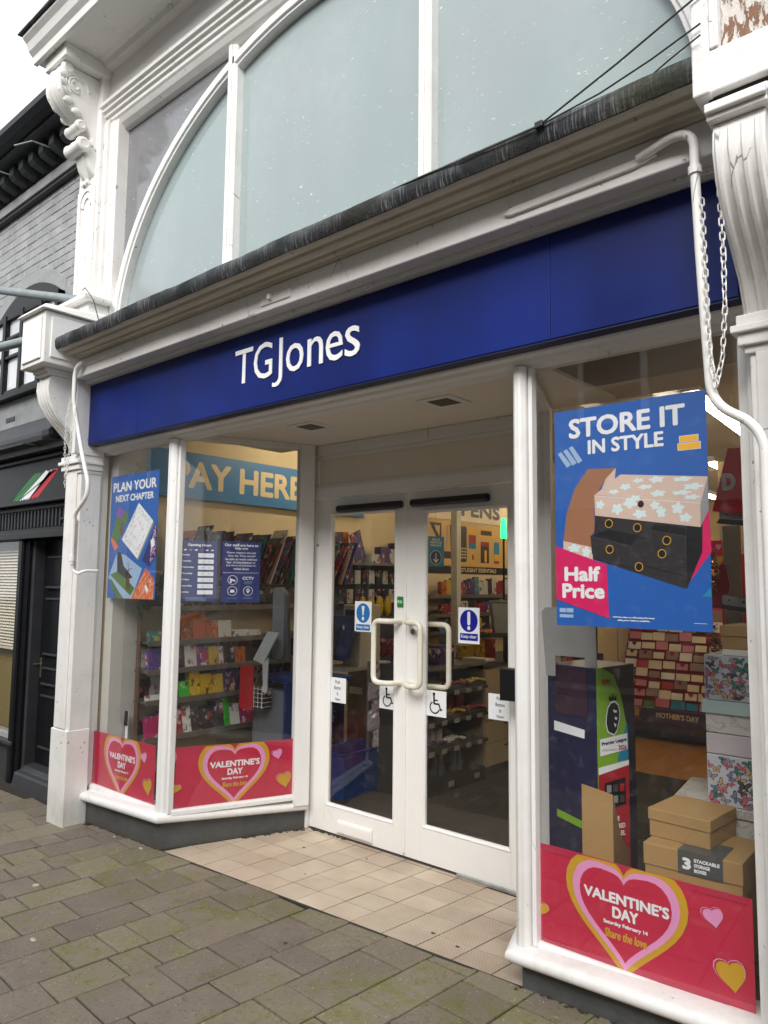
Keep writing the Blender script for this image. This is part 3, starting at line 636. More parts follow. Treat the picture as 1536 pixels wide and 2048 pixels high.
for k in range(26):
    x = -1.45+k*.21
    o = sb('slate', MB().box(x, x+.205, -.525, -.2, 5.625, 5.637), SLATE, 0); o.rotation_euler = (0, 0, 0)
    for v in o.data.vertices: v.co.z += .3*(v.co.y+.525)*.35+rs.uniform(-.002, .002)
# ---- pilasters, consoles
def lower_pilaster(x0, x1, yf, m, zb):
    w = x1-x0
    sb('pilaster', MB().box(x0, x1, yf, .0, zb, 2.40), m, .006)
    sb('pilaster_face', MB().box(x0+.02, x1-.045, yf-.012, yf, .60, 2.34), m, .005)
    sb('pilaster_base', MB().box(x0-.006, x1+.004, yf-.016, .0, zb, .595), m, .006)
    for (z0, z1, o) in ((2.335, 2.36, .012), (2.36, 2.40, .028), (2.40, 2.425, .045), (2.425, 2.46, .03)):
        sb('capital', MB().box(x0-o, x1+o*.6, yf-o, .0, z0, z1), m, .005)
lower_pilaster(-1.10, -.885, -.15, WHITE_OLD, -.08)
lower_pilaster(3.385, 3.70, -.12, WHITE_OLD, .0)
def console(x0, x1, m, name='console'):
    """scroll bracket: S profile in the yz plane, fluted front"""
    pr = [(.0, 2.46), (-.13, 2.46), (-.15, 2.50), (-.18, 2.56), (-.25, 2.63), (-.33, 2.71), (-.385, 2.80), (-.405, 2.88), (-.40, 2.94), (-.385, 2.975), (.0, 2.975)]
    W = x1-x0
    sb(name, MB().prism(pr, x0, x1, 'x'), m, .004, True)
    nf = 4
    for k in range(nf):   # ribs down the front
        xa = x0+W*(k+.12)/nf; xb = x0+W*(k+.88)/nf; path = []
        for (y, z) in pr[1:9]: path.append((y, z))
        mbk = MB()
        for (y, z) in path: mbk.v += [(xa, y+.004, z), ((xa*2+xb)/3, y-.012, z), ((xa+xb*2)/3, y-.012, z), (xb, y+.004, z)]
        for i in range(len(path)-1):
            for j in range(3): mbk.f.append((i*4+j, i*4+j+1, (i+1)*4+j+1, (i+1)*4+j))
        build('flute', mbk, m, shop, smooth=True)
    for (z0, z1, o) in ((2.975, 2.992, .018), (2.992, 3.02, .036)):
        sb('console_moulding', MB().box(x0-.01, x1+.012, -.40-o, .0, z0, z1), m, .004)
console(-1.06, -.90, WHITE_OLD); console(3.375, 3.52, WHITE_OLD)
# shoulder behind the scroll (flat side wall of the bracket)
sb('console_cheek', MB().box(-.90, -.86, -.22, .0, 2.46, 3.1), WHITE_OLD, .004)
# head block with hipped lid
sb('console_head', MB().box(-1.12, -.78, -.50, .0, 3.02, 3.37), WHITE_OLD, .006)
sb('console_head_panel', MB().box(-1.085, -.815, -.512, -.50, 3.05, 3.34), WHITE, .006)
sb('console_head_panel', MB().box(-.78, -.769, -.46, -.10, 3.06, 3.34), WHITE, .006)
sb('console_lid', MB().hexa([(-1.15, -.535, 3.375), (-.745, -.535, 3.375), (-.745, .0, 3.375), (-1.15, .0, 3.375), (-1.13, -.50, 3.415), (-.78, -.50, 3.415), (-.78, .0, 3.46), (-1.13, .0, 3.46)]), WHITE_OLD, .008)
sb('upper_plinth', MB().hexa([(-1.34, -.20, 3.40), (-.86, -.20, 3.40), (-.86, .0, 3.40), (-1.34, .0, 3.40), (-1.32, -.15, 3.56), (-.90, -.15, 3.56), (-.90, .0, 3.56), (-1.32, .0, 3.56)]), WHITE_OLD, .008)
sb('upper_plinth_cap', MB().box(-1.36, -.85, -.21, .0, 3.56, 3.60), WHITE_OLD, .01)
# upper pilaster
sb('upper_pilaster', MB().box(-1.32, -1.03, -.06, .115, 3.60, 5.42), WHITE_OLD, .006)
for xa, xb, yy in ((-1.30, -1.262, -.078), (-1.085, -1.045, -.078), (-1.03, -.985, -.03), (-.985, -.925, -.008)):
    sb('upper_pilaster_strip', MB().box(xa, xb, yy, .1, 3.60, 4.52 if yy < -.05 else 5.0), WHITE_OLD, .005)
# arched head of the sunk panel
A = [(-1.173+.088*math.cos(R(k*18)), 4.40+.10*math.sin(R(k*18))) for k in range(11)]
sb('panel_arch', MB().prism([(-1.085, 4.40), (-1.085, 4.53), (-1.262, 4.53), (-1.262, 4.40)] + A[::-1], -.078, -.055), WHITE_OLD, .004)
B_ = [(-1.173+.05*math.cos(R(k*18)), 4.38+.07*math.sin(R(k*18))) for k in range(11)]
sb('panel_arch', MB().prism(A + B_[::-1], -.070, -.055), WHITE_OLD, .003)
# carved corbel: S-shaped bracket with rolled scrolls, leaf ribs over the front
cx = -1.17
CP_ = [(.0, 5.36), (-.30, 5.36), (-.345, 5.32), (-.37, 5.25), (-.375, 5.18), (-.35, 5.11), (-.30, 5.05), (-.245, 5.01), (-.20, 4.985), (-.16, 4.97), (-.12, 4.92), (-.10, 4.87), (-.13, 4.83), (-.15, 4.78), (-.13, 4.72), (-.115, 4.67), (-.085, 4.62), (-.045, 4.58), (.0, 4.57)]
sb('carved_corbel', MB().prism(CP_, cx-.085, cx+.085, 'x'), WHITE_OLD, .02, True, seg=3)
for dx, w in ((-.088, .014), (.088, .014)):      # cheeks with spiral relief
    sc = [(y*.93-.005, 4.96+(z-4.96)*.97) for y, z in CP_]
    for k in range(3):
        for (yc, zc, r0) in ((-.235, 5.21, .10), (-.115, 4.795, .045)):
            P = [(cx+dx, yc+r0*(1-.28*k-.045*q)*math.cos(q*.7+k), zc+r0*(1-.28*k-.045*q)*math.sin(q*.7+k)) for q in range(7)]
            sb('spiral_relief', MB().tube(P, .009, 6), WHITE_OLD, 0, True)
for (y, z, r, w) in ((-.185, 4.935, .043, .10), (-.165, 4.795, .055, .115), (-.30, 5.32, .05, .10)):
    sb('volute', MB().lathe([(r*.5, -w), (r*.55, -w-.004), (r*.9, -w+.004), (r, -w+.02), (r*.82, -w*.45), (r*.9, 0), (r*.82, w*.45), (r, w-.02), (r*.9, w-.004), (r*.55, w+.004), (r*.5, w)], (cx, y, z), 20, 'x'), WHITE_OLD, .002, True)
def front_y(z):
    for (y0, z0), (y1, z1) in zip(CP_[1:], CP_[2:]):
        if z1 <= z <= z0: return y0+(y1-y0)*((z0-z)/(z0-z1+1e-6))
    return -.05
for k in range(7):       # acanthus leaf: fan of ribs spreading down the front
    t = (k-3)/3; pth = []
    for q in range(10):
        z = 5.30-.034*q; x = cx+t*(.03+.068*math.sin(math.pi*(q+1)/10.5)); pth.append((x, front_y(z)-.008+.02*abs(t), z))
    sb('leaf_rib', MB().tube(pth, [.008]+[.017-.004*abs(t)]*7+[.012, .005], 7), WHITE_OLD, 0, True)
for sg in (-1, 1):
    for k in range(5): z = 5.26-.06*k; sb('leaf_lobe', MB().ball((cx+sg*.085, front_y(z)+.035, z), (.022, .04, .03), 8, 6), WHITE_OLD, 0, True)
for k in range(5):
    t = (k-2)/2; sb('leaf_rib', MB().tube([(cx+t*.05*(1-q/6), -.125+.012*q, 4.74-.034*q) for q in range(6)], [.016, .017, .016, .013, .010, .006], 6), WHITE_OLD, 0, True)
sb('corbel_block', MB().box(-1.33, -1.01, -.36, .0, 5.36, 5.46), WHITE_OLD, .008)
for k in range(4): sb('corbel_drop', MB().ball((cx-.03+.02*k, -.085, 4.55+.01*(k % 2)), (.013, .02, .02), 8, 6), WHITE_OLD, 0, True)
# right-hand end: console head with rough white fascia and bare board above
RC = white_paint('rough_white_fascia', (.80, .785, .76), .8, 0, .6, 1.6)
sb('console_head', MB().box(3.36, 4.6, -.425, .0, 3.055, 3.19), RC, .006)
sb('open_joint', MB().box(3.37, 4.6, -.40, .0, 3.036, 3.054), mat('dark_joint', (.02, .02, .02)), 0)
sb('end_board', MB().box(3.335, 3.385, -.44, .0, 3.05, 4.6), RC, .006)
sb('end_board', MB().box(3.385, 3.41, -.432, -.05, 3.19, 4.6), RC, .005)
sb('flaking_board', MB().box(3.41, 4.6, -.40, -.05, 3.19, 4.6), BARE, .004)
sb('console_moulding', MB().box(3.37, 3.54, -.425, -.05, 3.0, 3.03), WHITE_OLD, .01)
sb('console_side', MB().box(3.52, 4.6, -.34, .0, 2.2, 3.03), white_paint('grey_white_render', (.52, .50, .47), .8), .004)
# ================================================================== SIGN
sign = thing('shop_sign', 'long dark blue fascia sign with white shop name lettering across the shopfront', 'sign')
for x0, x1 in ((-.905, -.2405), (-.2385, 2.6885), (2.6905, 3.36)):
    build('panel', MB().box(x0, x1, -.125, -.052, 2.532, 2.948), BLUE, sign, .0015)
build('lower_trim', MB().box(-.905, 3.36, -.121, -.055, 2.524, 2.5315), mat('navy_trim', (.004, .008, .05), .4), sign)
for s_, x0, x1, z0, z1 in (('T', .765, .915, 2.675, 2.866), ('G', .925, 1.075, 2.672, 2.868), ('J', 1.08, 1.165, 2.615, 2.866), ('o', 1.185, 1.315, 2.668, 2.815), ('n', 1.345, 1.455, 2.672, 2.815), ('e', 1.475, 1.59, 2.668, 2.815), ('s', 1.605, 1.702, 2.668, 2.815)):
    if s_ == 'J':
        pth = [(1.155, 2.866), (1.155, 2.66), (1.15, 2.637), (1.13, 2.617), (1.105, 2.611), (1.08, 2.616), (1.08, 2.637), (1.102, 2.632), (1.118, 2.638), (1.129, 2.652), (1.131, 2.67), (1.131, 2.866)]
        build('letter', MB().poly(pth, -.1255, .005), LETTER, sign)
    else:
        o = text(sign, s_, x0, x1, z0, z1, LETTER, -.1265, name='letter'); md = o.modifiers.new('depth', 'SOLIDIFY'); md.thickness = .004; md.offset = 1
# ================================================================== pipes, chains, cables on the front
pl = thing('awning_arm', 'bent white painted tube running down the left pilaster', 'tube', group='old awning fittings on the shopfront')
PP = [(-.20, -.275, 3.045), (-.67, -.285, 3.045), (-.71, -.30, 3.03), (-.745, -.30, 2.98), (-.74, -.30, 2.78), (-.59, -.30, 2.42), (-.49, -.30, 2.22), (-.50, -.30, 2.13), (-.655, -.30, 2.02), (-.655, -.30, 1.70)]
def shift(p, dy): # keep the tube close to the wall face: same sight position, nearer the wall
    return p
pl2 = [(x, y, z) for x, y, z in PP]
build('arm', MB().tube(arc_path(pl2[1:], .04, 4), .014, 10), WHITE_OLD, pl, smooth=True)
build('strap', MB().prism([(-.68, 3.03), (-.24, 3.03), (-.21, 3.045), (-.24, 3.062), (-.68, 3.062)], -.268, -.2555), WHITE_OLD, pl, .003)
build('collar', MB().tube([(-.655, -.30, 1.76), (-.655, -.30, 1.72)], .019, 10), WHITE_OLD, pl, smooth=True)
build('hook', MB().tube(arc_path([(-.655, -.30, 1.70), (-.655, -.29, 1.66), (-.62, -.27, 1.64), (-.60, -.24, 1.66), (-.60, -.15, 1.66)], .015, 3), .010, 8), WHITE_OLD, pl, smooth=True)
build('guide', MB().box(-.905, -.885, -.178, -.162, 1.68, 2.02), mat('rusty_guide', (.42, .30, .20), .7, .4, 30), pl, .002)
pr_ = thing('awning_arm', 'thick white tube hanging in front of the right window corner beside the long chain', 'tube', group='old awning fittings on the shopfront')
Q = [(3.10, -.27, 3.03), (3.24, -.30, 3.045), (3.292, -.30, 3.02), (3.292, -.30, 2.90), (3.30, -.30, 2.62), (3.318, -.30, 2.19), (3.345, -.30, 2.135), (3.43, -.30, 2.08), (3.462, -.30, 2.02), (3.462, -.30, 1.2), (3.46, -.14, 1.15)]
build('arm', MB().tube(arc_path(Q, .035, 4), [.0148]*len(arc_path(Q, .035, 4)), 12), WHITE_OLD, pr_, smooth=True)
build('strap', MB().prism([(2.60, 2.995), (3.08, 3.005), (3.16, 3.02), (3.16, 3.05), (3.08, 3.035), (2.60, 3.025), (2.57, 3.005)], -.27, -.2555), WHITE_OLD, pr_, .004)
build('collar', MB().tube([(3.292, -.30, 2.915), (3.293, -.30, 2.89)], .021, 12), WHITE_OLD, pr_, smooth=True)
def chain(parent, pts, n, r=.0022, ln=.029, wd=.0078):
    P = [Vector(p) for p in pts]; seg = [0]
    for a, b in zip(P[:-1], P[1:]): seg.append(seg[-1]+(b-a).length)
    tot = seg[-1]; n = int(tot/(ln*.78)); me = None
    for k in range(n):
        s_ = tot*(k+.5)/n
        for i in range(len(P)-1):
            if seg[i+1] >= s_: break
        d = (P[i+1]-P[i]).normalized(); c = P[i]+(P[i+1]-P[i])*((s_-seg[i])/(seg[i+1]-seg[i]))
        if me is None:
            lp = [(wd*math.cos(t)*.9, 0, (ln/2-wd)*(1 if math.sin(t) > 0 else -1)+wd*math.sin(t)) for t in [2*math.pi*(q+.5)/12 for q in range(12)]]
            mbx = MB(); rings = []
            for q in range(12):
                a = Vector(lp[q]); nx = (Vector(lp[(q+1) % 12])-Vector(lp[q-1])).normalized(); sd_ = Vector((0, 1, 0)); o2 = nx.cross(sd_)
                rings.append([a+sd_*r*math.cos(w)+o2*r*math.sin(w) for w in (0, 1.57, 3.14, 4.71)])
            mbx.v = [tuple(p) for rg in rings for p in rg]
            mbx.f = [(q*4+j, ((q+1) % 12)*4+j, ((q+1) % 12)*4+(j+1) % 4, q*4+(j+1) % 4) for q in range(12) for j in range(4)]
            o = build('link', mbx, WHITE_OLD, parent, smooth=True); me = o.data
        else:
            o = bpy.data.objects.new('link', me); COL.objects.link(o); o.parent = parent
        q_ = d.to_track_quat('Z', 'Y') @ Matrix.Rotation(R(90*(k % 2)+20+rs.uniform(-14, 14)), 3, 'Z').to_quaternion()
        o.rotation_mode = 'QUATERNION'; o.rotation_quaternion = q_; o.location = c
cr = thing('hanging_chain', 'white painted chain looped down beside the awning tube at the right window', 'chain')
chain(cr, [(3.313, -.31, 2.80), (3.318, -.315, 2.60), (3.322, -.32, 2.40), (3.33, -.325, 2.27), (3.342, -.325, 2.195)], 0)
chain(cr, [(3.372, -.33, 2.80), (3.378, -.335, 2.60), (3.377, -.335, 2.42), (3.364, -.33, 2.28), (3.344, -.327, 2.20)], 0)
cl = thing('hanging_chain', 'white painted chain hanging doubled in front of the left console bracket', 'chain')
chain(cl, [(-.72, -.33, 2.80), (-.745, -.34, 2.66), (-.725, -.35, 2.45), (-.70, -.35, 2.30), (-.70, -.35, 2.20)], 0, .0019, .026, .0068)
chain(cl, [(-.66, -.32, 2.78), (-.66, -.335, 2.60), (-.675, -.345, 2.42), (-.69, -.35, 2.27)], 0, .0019, .026, .0068)
CAB = mat('black_cable', (.006, .006, .007), .5, .05)
c1 = thing('cable', 'black overhead cable dropping from the right board to the lead flashing tie', 'cable')
build('strand', MB().tube([(3.40, -.45, 3.375), (3.11, -.45, 3.265), (2.83, -.45, 3.172)], .0035, 6), CAB, c1, smooth=True)
build('strand', MB().tube([(3.37, -.455, 3.265), (3.22, -.455, 3.222), (3.05, -.45, 3.19), (2.83, -.448, 3.172), (2.5, -.44, 3.178), (2.21, -.43, 3.19), (1.9, -.40, 3.21)], .0032, 6), CAB, c1, smooth=True)
build('strand', MB().tube([(3.37, -.46, 3.225), (3.27, -.44, 3.205), (3.2, -.40, 3.21)], .0026, 6), CAB, c1, smooth=True)
build('cable_tie', MB().box(2.815, 2.845, -.459, -.44, 3.162, 3.184), CAB, c1, .002)
c2 = tag(build('cable', MB().tube([(-.86, -.22, 3.61), (-.78, -.24, 3.60), (-.66, -.28, 3.53), (-.5, -.32, 3.42), (-.38, -.36, 3.31), (-.30, -.38, 3.22)], .003, 6), CAB, smooth=True), 'thin black wire looping from the upper left plinth over the lead', 'cable')
POLE = mat('grey_pole_paint', (.22, .25, .26), .45, .15, 12)
for a, b, l in (((-4.2, -.33, 4.55), (-1.0, -.10, 3.60), 'upper slanting grey stay pole meeting the white plinth'), ((-4.2, -.33, 3.62), (-1.12, -.33, 3.31), 'lower grey stay pole running into the white console head')):
    tag(build('stay_pole', MB().tube([a, b], .034, 12), POLE, smooth=True), l, 'pole', 'grey stay poles at the left')
# ================================================================== POSTERS AND STICKERS
def sheet(name, label, cat, x0, x1, z0, z1, m, loc=(0, 0, 0), rz=0, group=None, t=.0012, curl=0):
    """a printed sheet: empty at its lower left corner plane, backing sheet as part, print as parts"""
    o = thing(name, label, cat, loc, rz, group)
    nx, nz = 10, 6; mb = MB()
    for j in range(nz+1):
        for i in range(nx+1):
            x = x0+(x1-x0)*i/nx; z = z0+(z1-z0)*j/nz
            mb.v.append((x, 0, z))
    for j in range(nz):
        for i in range(nx): a = j*(nx+1)+i; mb.f.append((a, a+1, a+nx+2, a+nx+1))
    b = build('paper', mb, m, o, fix=False); md = b.modifiers.new('thickness', 'SOLIDIFY'); md.thickness = t; md.offset = -1
    return o
I = INK
YG = .0335      # inner face of the front panes is at y .042; posters hang just behind
p = sheet('poster', 'large blue poster of black storage drawers and a flowery box in the right window', 'poster', 2.612, 3.196, 1.445, 2.288, I['blue'], (0, .046, 0))
text(p, 'STORE IT', 2.674, 3.124, 2.172, 2.251, I['white'], bold=.0035); text(p, 'IN STYLE', 2.753, 3.046, 2.103, 2.16, I['white'], bold=.0025)
for a in [(3.101, 3.168, 2.109, 2.133), (3.095, 3.175, 2.080, 2.107)]: print_(p, rect(*a), I['white'], -.0006); print_(p, rect(a[0]+.002, a[1]-.002, a[2]+.002, a[3]-.002), I['yellow'], -.0010)
for k in range(3):
    a = .024*k; print_(p, [(2.645+a-.02, 2.118+a*.4), (2.66+a-.02, 2.125+a*.4), (2.682+a, 2.07+a*.25), (2.664+a, 2.06+a*.25)], I['sky'], -.0008)
print_(p, [(3.113, 1.60), (3.20, 1.72), (3.196, 1.86), (3.174, 1.84), (3.15, 1.76)], I['pink'], -.0004)
print_(p, [(2.645, 1.772), (2.66, 1.881), (2.696, 1.975), (2.752, 2.047), (2.864, 2.04), (2.824, 2.003), (2.791, 1.955), (2.777, 1.944), (2.775, 1.806), (2.758, 1.782), (2.764, 1.741)], I['kraft'], -.0006)
print_(p, [(2.864, 2.04), (2.824, 2.003), (2.80, 1.95), (2.83, 1.965), (2.858, 1.985)], I['blush'], -.0007)
print_(p, [(2.645, 1.772), (2.767, 1.744), (2.766, 1.697), (2.644, 1.731)], I['blush'], -.0008)
print_(p, [(2.779, 1.87), (3.119, 1.81), (3.113, 1.59), (2.766, 1.70)], I['charcoal'], -.0006); print_(p, [(3.119, 1.81), (3.174, 1.825), (3.169, 1.718), (3.113, 1.59)], I['black'], -.0006)
print_(p, [(2.777, 1.944), (2.882, 2.014), (3.195, 1.98), (3.168, 1.888)], I['blush'], -.0009); print_(p, [(2.777, 1.941), (3.168, 1.886), (3.166, 1.805), (2.779, 1.865)], I['blush'], -.0011)
print_(p, [(3.168, 1.888), (3.195, 1.98), (3.1955, 1.864), (3.166, 1.805)], I['grey'], -.0009)
print_(p, [(2.777, 1.9405), (3.168, 1.8865), (3.168, 1.8885), (2.777, 1.9425)], I['white'], -.0013)
fl = [(2.95, 1.986), (3.017, 1.984), (3.109, 1.978), (2.9, 1.966), (2.974, 1.96), (3.145, 1.949), (2.855, 1.951), (3.021, 1.933), (3.105, 1.93), (2.936, 1.921), (3.140, 1.912)]
fr = [(2.80, 1.905), (2.867, 1.885), (2.953, 1.862), (3.031, 1.865), (3.116, 1.840), (2.918, 1.905), (3.009, 1.89), (3.09, 1.875), (2.69, 1.742), (2.74, 1.727)]
def flower(cx, cz, rx, rz): return [(cx+rx*(.72+.5*abs(math.cos(2.5*t+cx*9)))*math.cos(t), cz+rz*(.72+.5*abs(math.cos(2.5*t+cx*9)))*math.sin(t)) for t in [2*math.pi*k/50 for k in range(50)]]
for i, (x, z) in enumerate(fl): print_(p, flower(x, z, .018+.006*(i % 3), .0075+.003*(i % 2)), I['pale'], -.00125)
for i, (x, z) in enumerate(fr): print_(p, flower(x, z, .015+.004*(i % 3), .014+.004*(i % 2)), I['pale'], -.00135)
for q in ([(2.758, 1.788), (2.917, 1.746), (2.916, 1.68), (2.763, 1.719)], [(2.991, 1.801), (3.115, 1.776), (3.113, 1.696), (2.992, 1.721)]): print_(p, q, I['dkgrey'], -.0012); print_(p, [(a+(.0012 if k in (0, 3) else -.0012), b-.0015) for k, (a, b) in enumerate(q)], I['charcoal'], -.0013)
print_(p, [(2.758, 1.788), (2.827, 1.81), (2.946, 1.785), (2.917, 1.746)], I['black'], -.0012); print_(p, [(2.991, 1.801), (3.007, 1.824), (3.113, 1.802), (3.115, 1.776)], I['black'], -.0012)
for q in ([(2.94, 1.68), (3.115, 1.635), (3.115, 1.632), (2.94, 1.677)], [(2.78, 1.808), (3.0, 1.768), (3.0, 1.7655), (2.78, 1.8055)], [(2.77, 1.702), (2.94, 1.66), (2.94, 1.658), (2.77, 1.70)]): print_(p, q, I['black'], -.00125)
for (x, z) in ((2.833, 1.832), (2.942, 1.812), (3.048, 1.762), (2.834, 1.735), (3.03, 1.735), (2.945, 1.669)):
    if (x, z) == (3.03, 1.735): x, z = 3.03, 1.715
    print_(p, ellipse(x, z, .0155, .0165), I['gold'], -.0014); print_(p, ellipse(x, z, .0125, .0135), I['black'], -.0015)
print_(p, ellipse(2.957, 1.898, .012, .013), I['black'], -.0015)
print_(p, [(2.6125, 1.752), (2.821, 1.678), (2.827, 1.478), (2.6125, 1.545)], I['pink'], -.0016)
text(p, 'Half', 2.648, 2.796, 1.614, 1.672, I['white'], -.0018, bold=.0035); text(p, 'Price', 2.638, 2.812, 1.549, 1.607, I['white'], -.0018, bold=.0035)
text(p, 'Half Price refers to a 50% saving off previous', 2.843, 2.998, 1.480, 1.487, I['white'], bold=.0004); text(p, 'selling price. Subject to availability.', 2.860, 2.982, 1.469, 1.476, I['white'], bold=.0004)
print_(p, rect(3.134, 3.178, 1.472, 1.4735), I['white'])
for a in ((2.625, 1.495, .028), (2.655, 1.495, .028)): print_(p, rect(a[0], a[0]+a[2], a[1], a[1]+.016), I['sky'], -.0006)
print_(p, rect(2.625, 2.683, 1.475, 1.487), I['sky'], -.0006)
print_(p, [(3.165, 1.565), (3.195, 1.60), (3.1955, 1.565)], I['teal'], -.0006)

p = sheet('poster', 'blue poster showing tilted notebooks in the far left window', 'poster', -.822, -.226, 1.479, 2.322, I['blue'], (0, .046, 0))
text(p, 'PLAN YOUR', -.795, -.252, 2.208, 2.276, I['white'], bold=.003); text(p, 'NEXT CHAPTER', -.758, -.281, 2.138, 2.186, I['white'], bold=.0022)
print_(p, [(-.717, 2.109), (-.576, 2.044), (-.742, 1.814), (-.798, 1.888)], I['green'], -.0006); print_(p, ellipse(-.665, 1.95, .02, .045), I['brown'], -.0008); print_(p, [(-.73, 1.86), (-.70, 1.83), (-.742, 1.80), (-.80, 1.87), (-.80, 1.90)], I['orange'], -.0008)
print_(p, [(-.698, 2.113), (-.63, 2.068), (-.67, 2.018), (-.752, 2.054)], I['purple'], -.001)
print_(p, [(-.71, 1.793), (-.601, 1.77), (-.389, 1.678), (-.503, 1.4795), (-.60, 1.4795), (-.815, 1.618)], I['sky'], -.0006)
print_(p, [(-.71, 1.793), (-.66, 1.79), (-.62, 1.70), (-.56, 1.66), (-.50, 1.62), (-.60, 1.60), (-.70, 1.65)], I['black'], -.0008); print_(p, [(-.79, 1.64), (-.70, 1.66), (-.58, 1.61), (-.47, 1.55), (-.52, 1.5), (-.66, 1.57)], I['green'], -.0009)
print_(p, [(-.81, 1.615), (-.76, 1.60), (-.64, 1.50), (-.60, 1.4795), (-.70, 1.4795)], I['green'], -.0009); print_(p, [(-.575, 1.60), (-.555, 1.68), (-.535, 1.60), (-.53, 1.54), (-.585, 1.54)], I['brown'], -.0010)
print_(p, [(-.60, 1.66), (-.51, 1.685), (-.51, 1.68), (-.60, 1.655)], I['brown'], -.0010); print_(p, [(-.565, 1.72), (-.56, 1.72), (-.55, 1.63), (-.555, 1.63)], I['brown'], -.0010)
q = [(-.46, 2.119), (-.278, 1.99), (-.453, 1.745), (-.659, 1.879)]; qc = (-.462, 1.933)
def inset(q, c, k): return [(c[0]+(a-c[0])*k, c[1]+(b-c[1])*k) for a, b in q]
print_(p, [(a+.012, b-.012) for a, b in q], I['grey'], -.0008); print_(p, q, I['white'], -.001)
def lace(q, c, k0, k1, m, y, n=34, r=.006, seed=1):
    rr = random.Random(seed); b = MB()
    for i in range(n):
        k = rr.uniform(k0, k1); e = rr.random()*4; a0 = q[int(e) % 4]; a1 = q[(int(e)+1) % 4]; t = e-int(e)
        x = c[0]+(a0[0]*(1-t)+a1[0]*t-c[0])*k; z = c[1]+(a0[1]*(1-t)+a1[1]*t-c[1])*k
        b.poly(ellipse(x, z, r*rr.uniform(.5, 1.2), r*rr.uniform(.5, 1.2), 7, rr.random()), y-.00002*(i % 5))
    return build('print', b, m, p, fix=False)
lace(q, qc, .68, .92, I['teal'], -.0012, 80, .0035, 2); lace(q, qc, .68, .92, I['grey'], -.0013, 90, .003, 3); lace(q, qc, .30, .42, I['lilac'], -.0012, 50, .0035, 4)
lace(q, qc, .35, .5, I['teal'], -.0012, 30, .003, 5)
b = MB()
for k in range(26): t = k/25; b.poly(ellipse(-.655+.19*t+.004, 1.885+.225*t, .003, .003, 6), -.0014)
build('print', b, I['charcoal'], p, fix=False)
q = [(-.25, 1.964), (-.227, 1.945), (-.227, 1.77), (-.301, 1.687), (-.394, 1.732)]; print_(p, q, I['navy'], -.001)
lace(q[:4], (-.29, 1.83), .2, .95, I['lilac'], -.0012, 60, .006, 6); lace(q[:4], (-.29, 1.83), .2, .95, I['white'], -.0013, 60, .003, 7); lace(q[:4], (-.29, 1.83), .2, .95, I['red'], -.0013, 20, .004, 8); print_(p, [(-.30, 1.86), (-.265, 1.88), (-.245, 1.83), (-.285, 1.81)], I['white'], -.0016)
q = [(-.345, 1.683), (-.235, 1.605), (-.245, 1.4795), (-.512, 1.4795)]; print_(p, q, I['orange'], -.0012)
b = MB(); b2 = MB(); rr = random.Random(9)
for k in range(150):
    s_, t_ = rr.random(), rr.random(); a = [q[0][i]*(1-s_)+q[1][i]*s_ for i in (0, 1)]; c_ = [q[3][i]*(1-s_)+q[2][i]*s_ for i in (0, 1)]
    x = a[0]*(1-t_)+c_[0]*t_; z = a[1]*(1-t_)+c_[1]*t_; (b if k % 2 else b2).poly([(x, z), (x+.006, z+.004), (x-.008, max(1.4797, z-.02)), (x-.013, max(1.4797, z-.022))], -.0014-.00001*(k % 9))
build('print', b, I['cream'], p, fix=False); build('print', b2, I['red'], p, fix=False); print_(p, [(-.35, 1.56), (-.33, 1.575), (-.30, 1.54), (-.32, 1.52)], I['white'], -.0018)

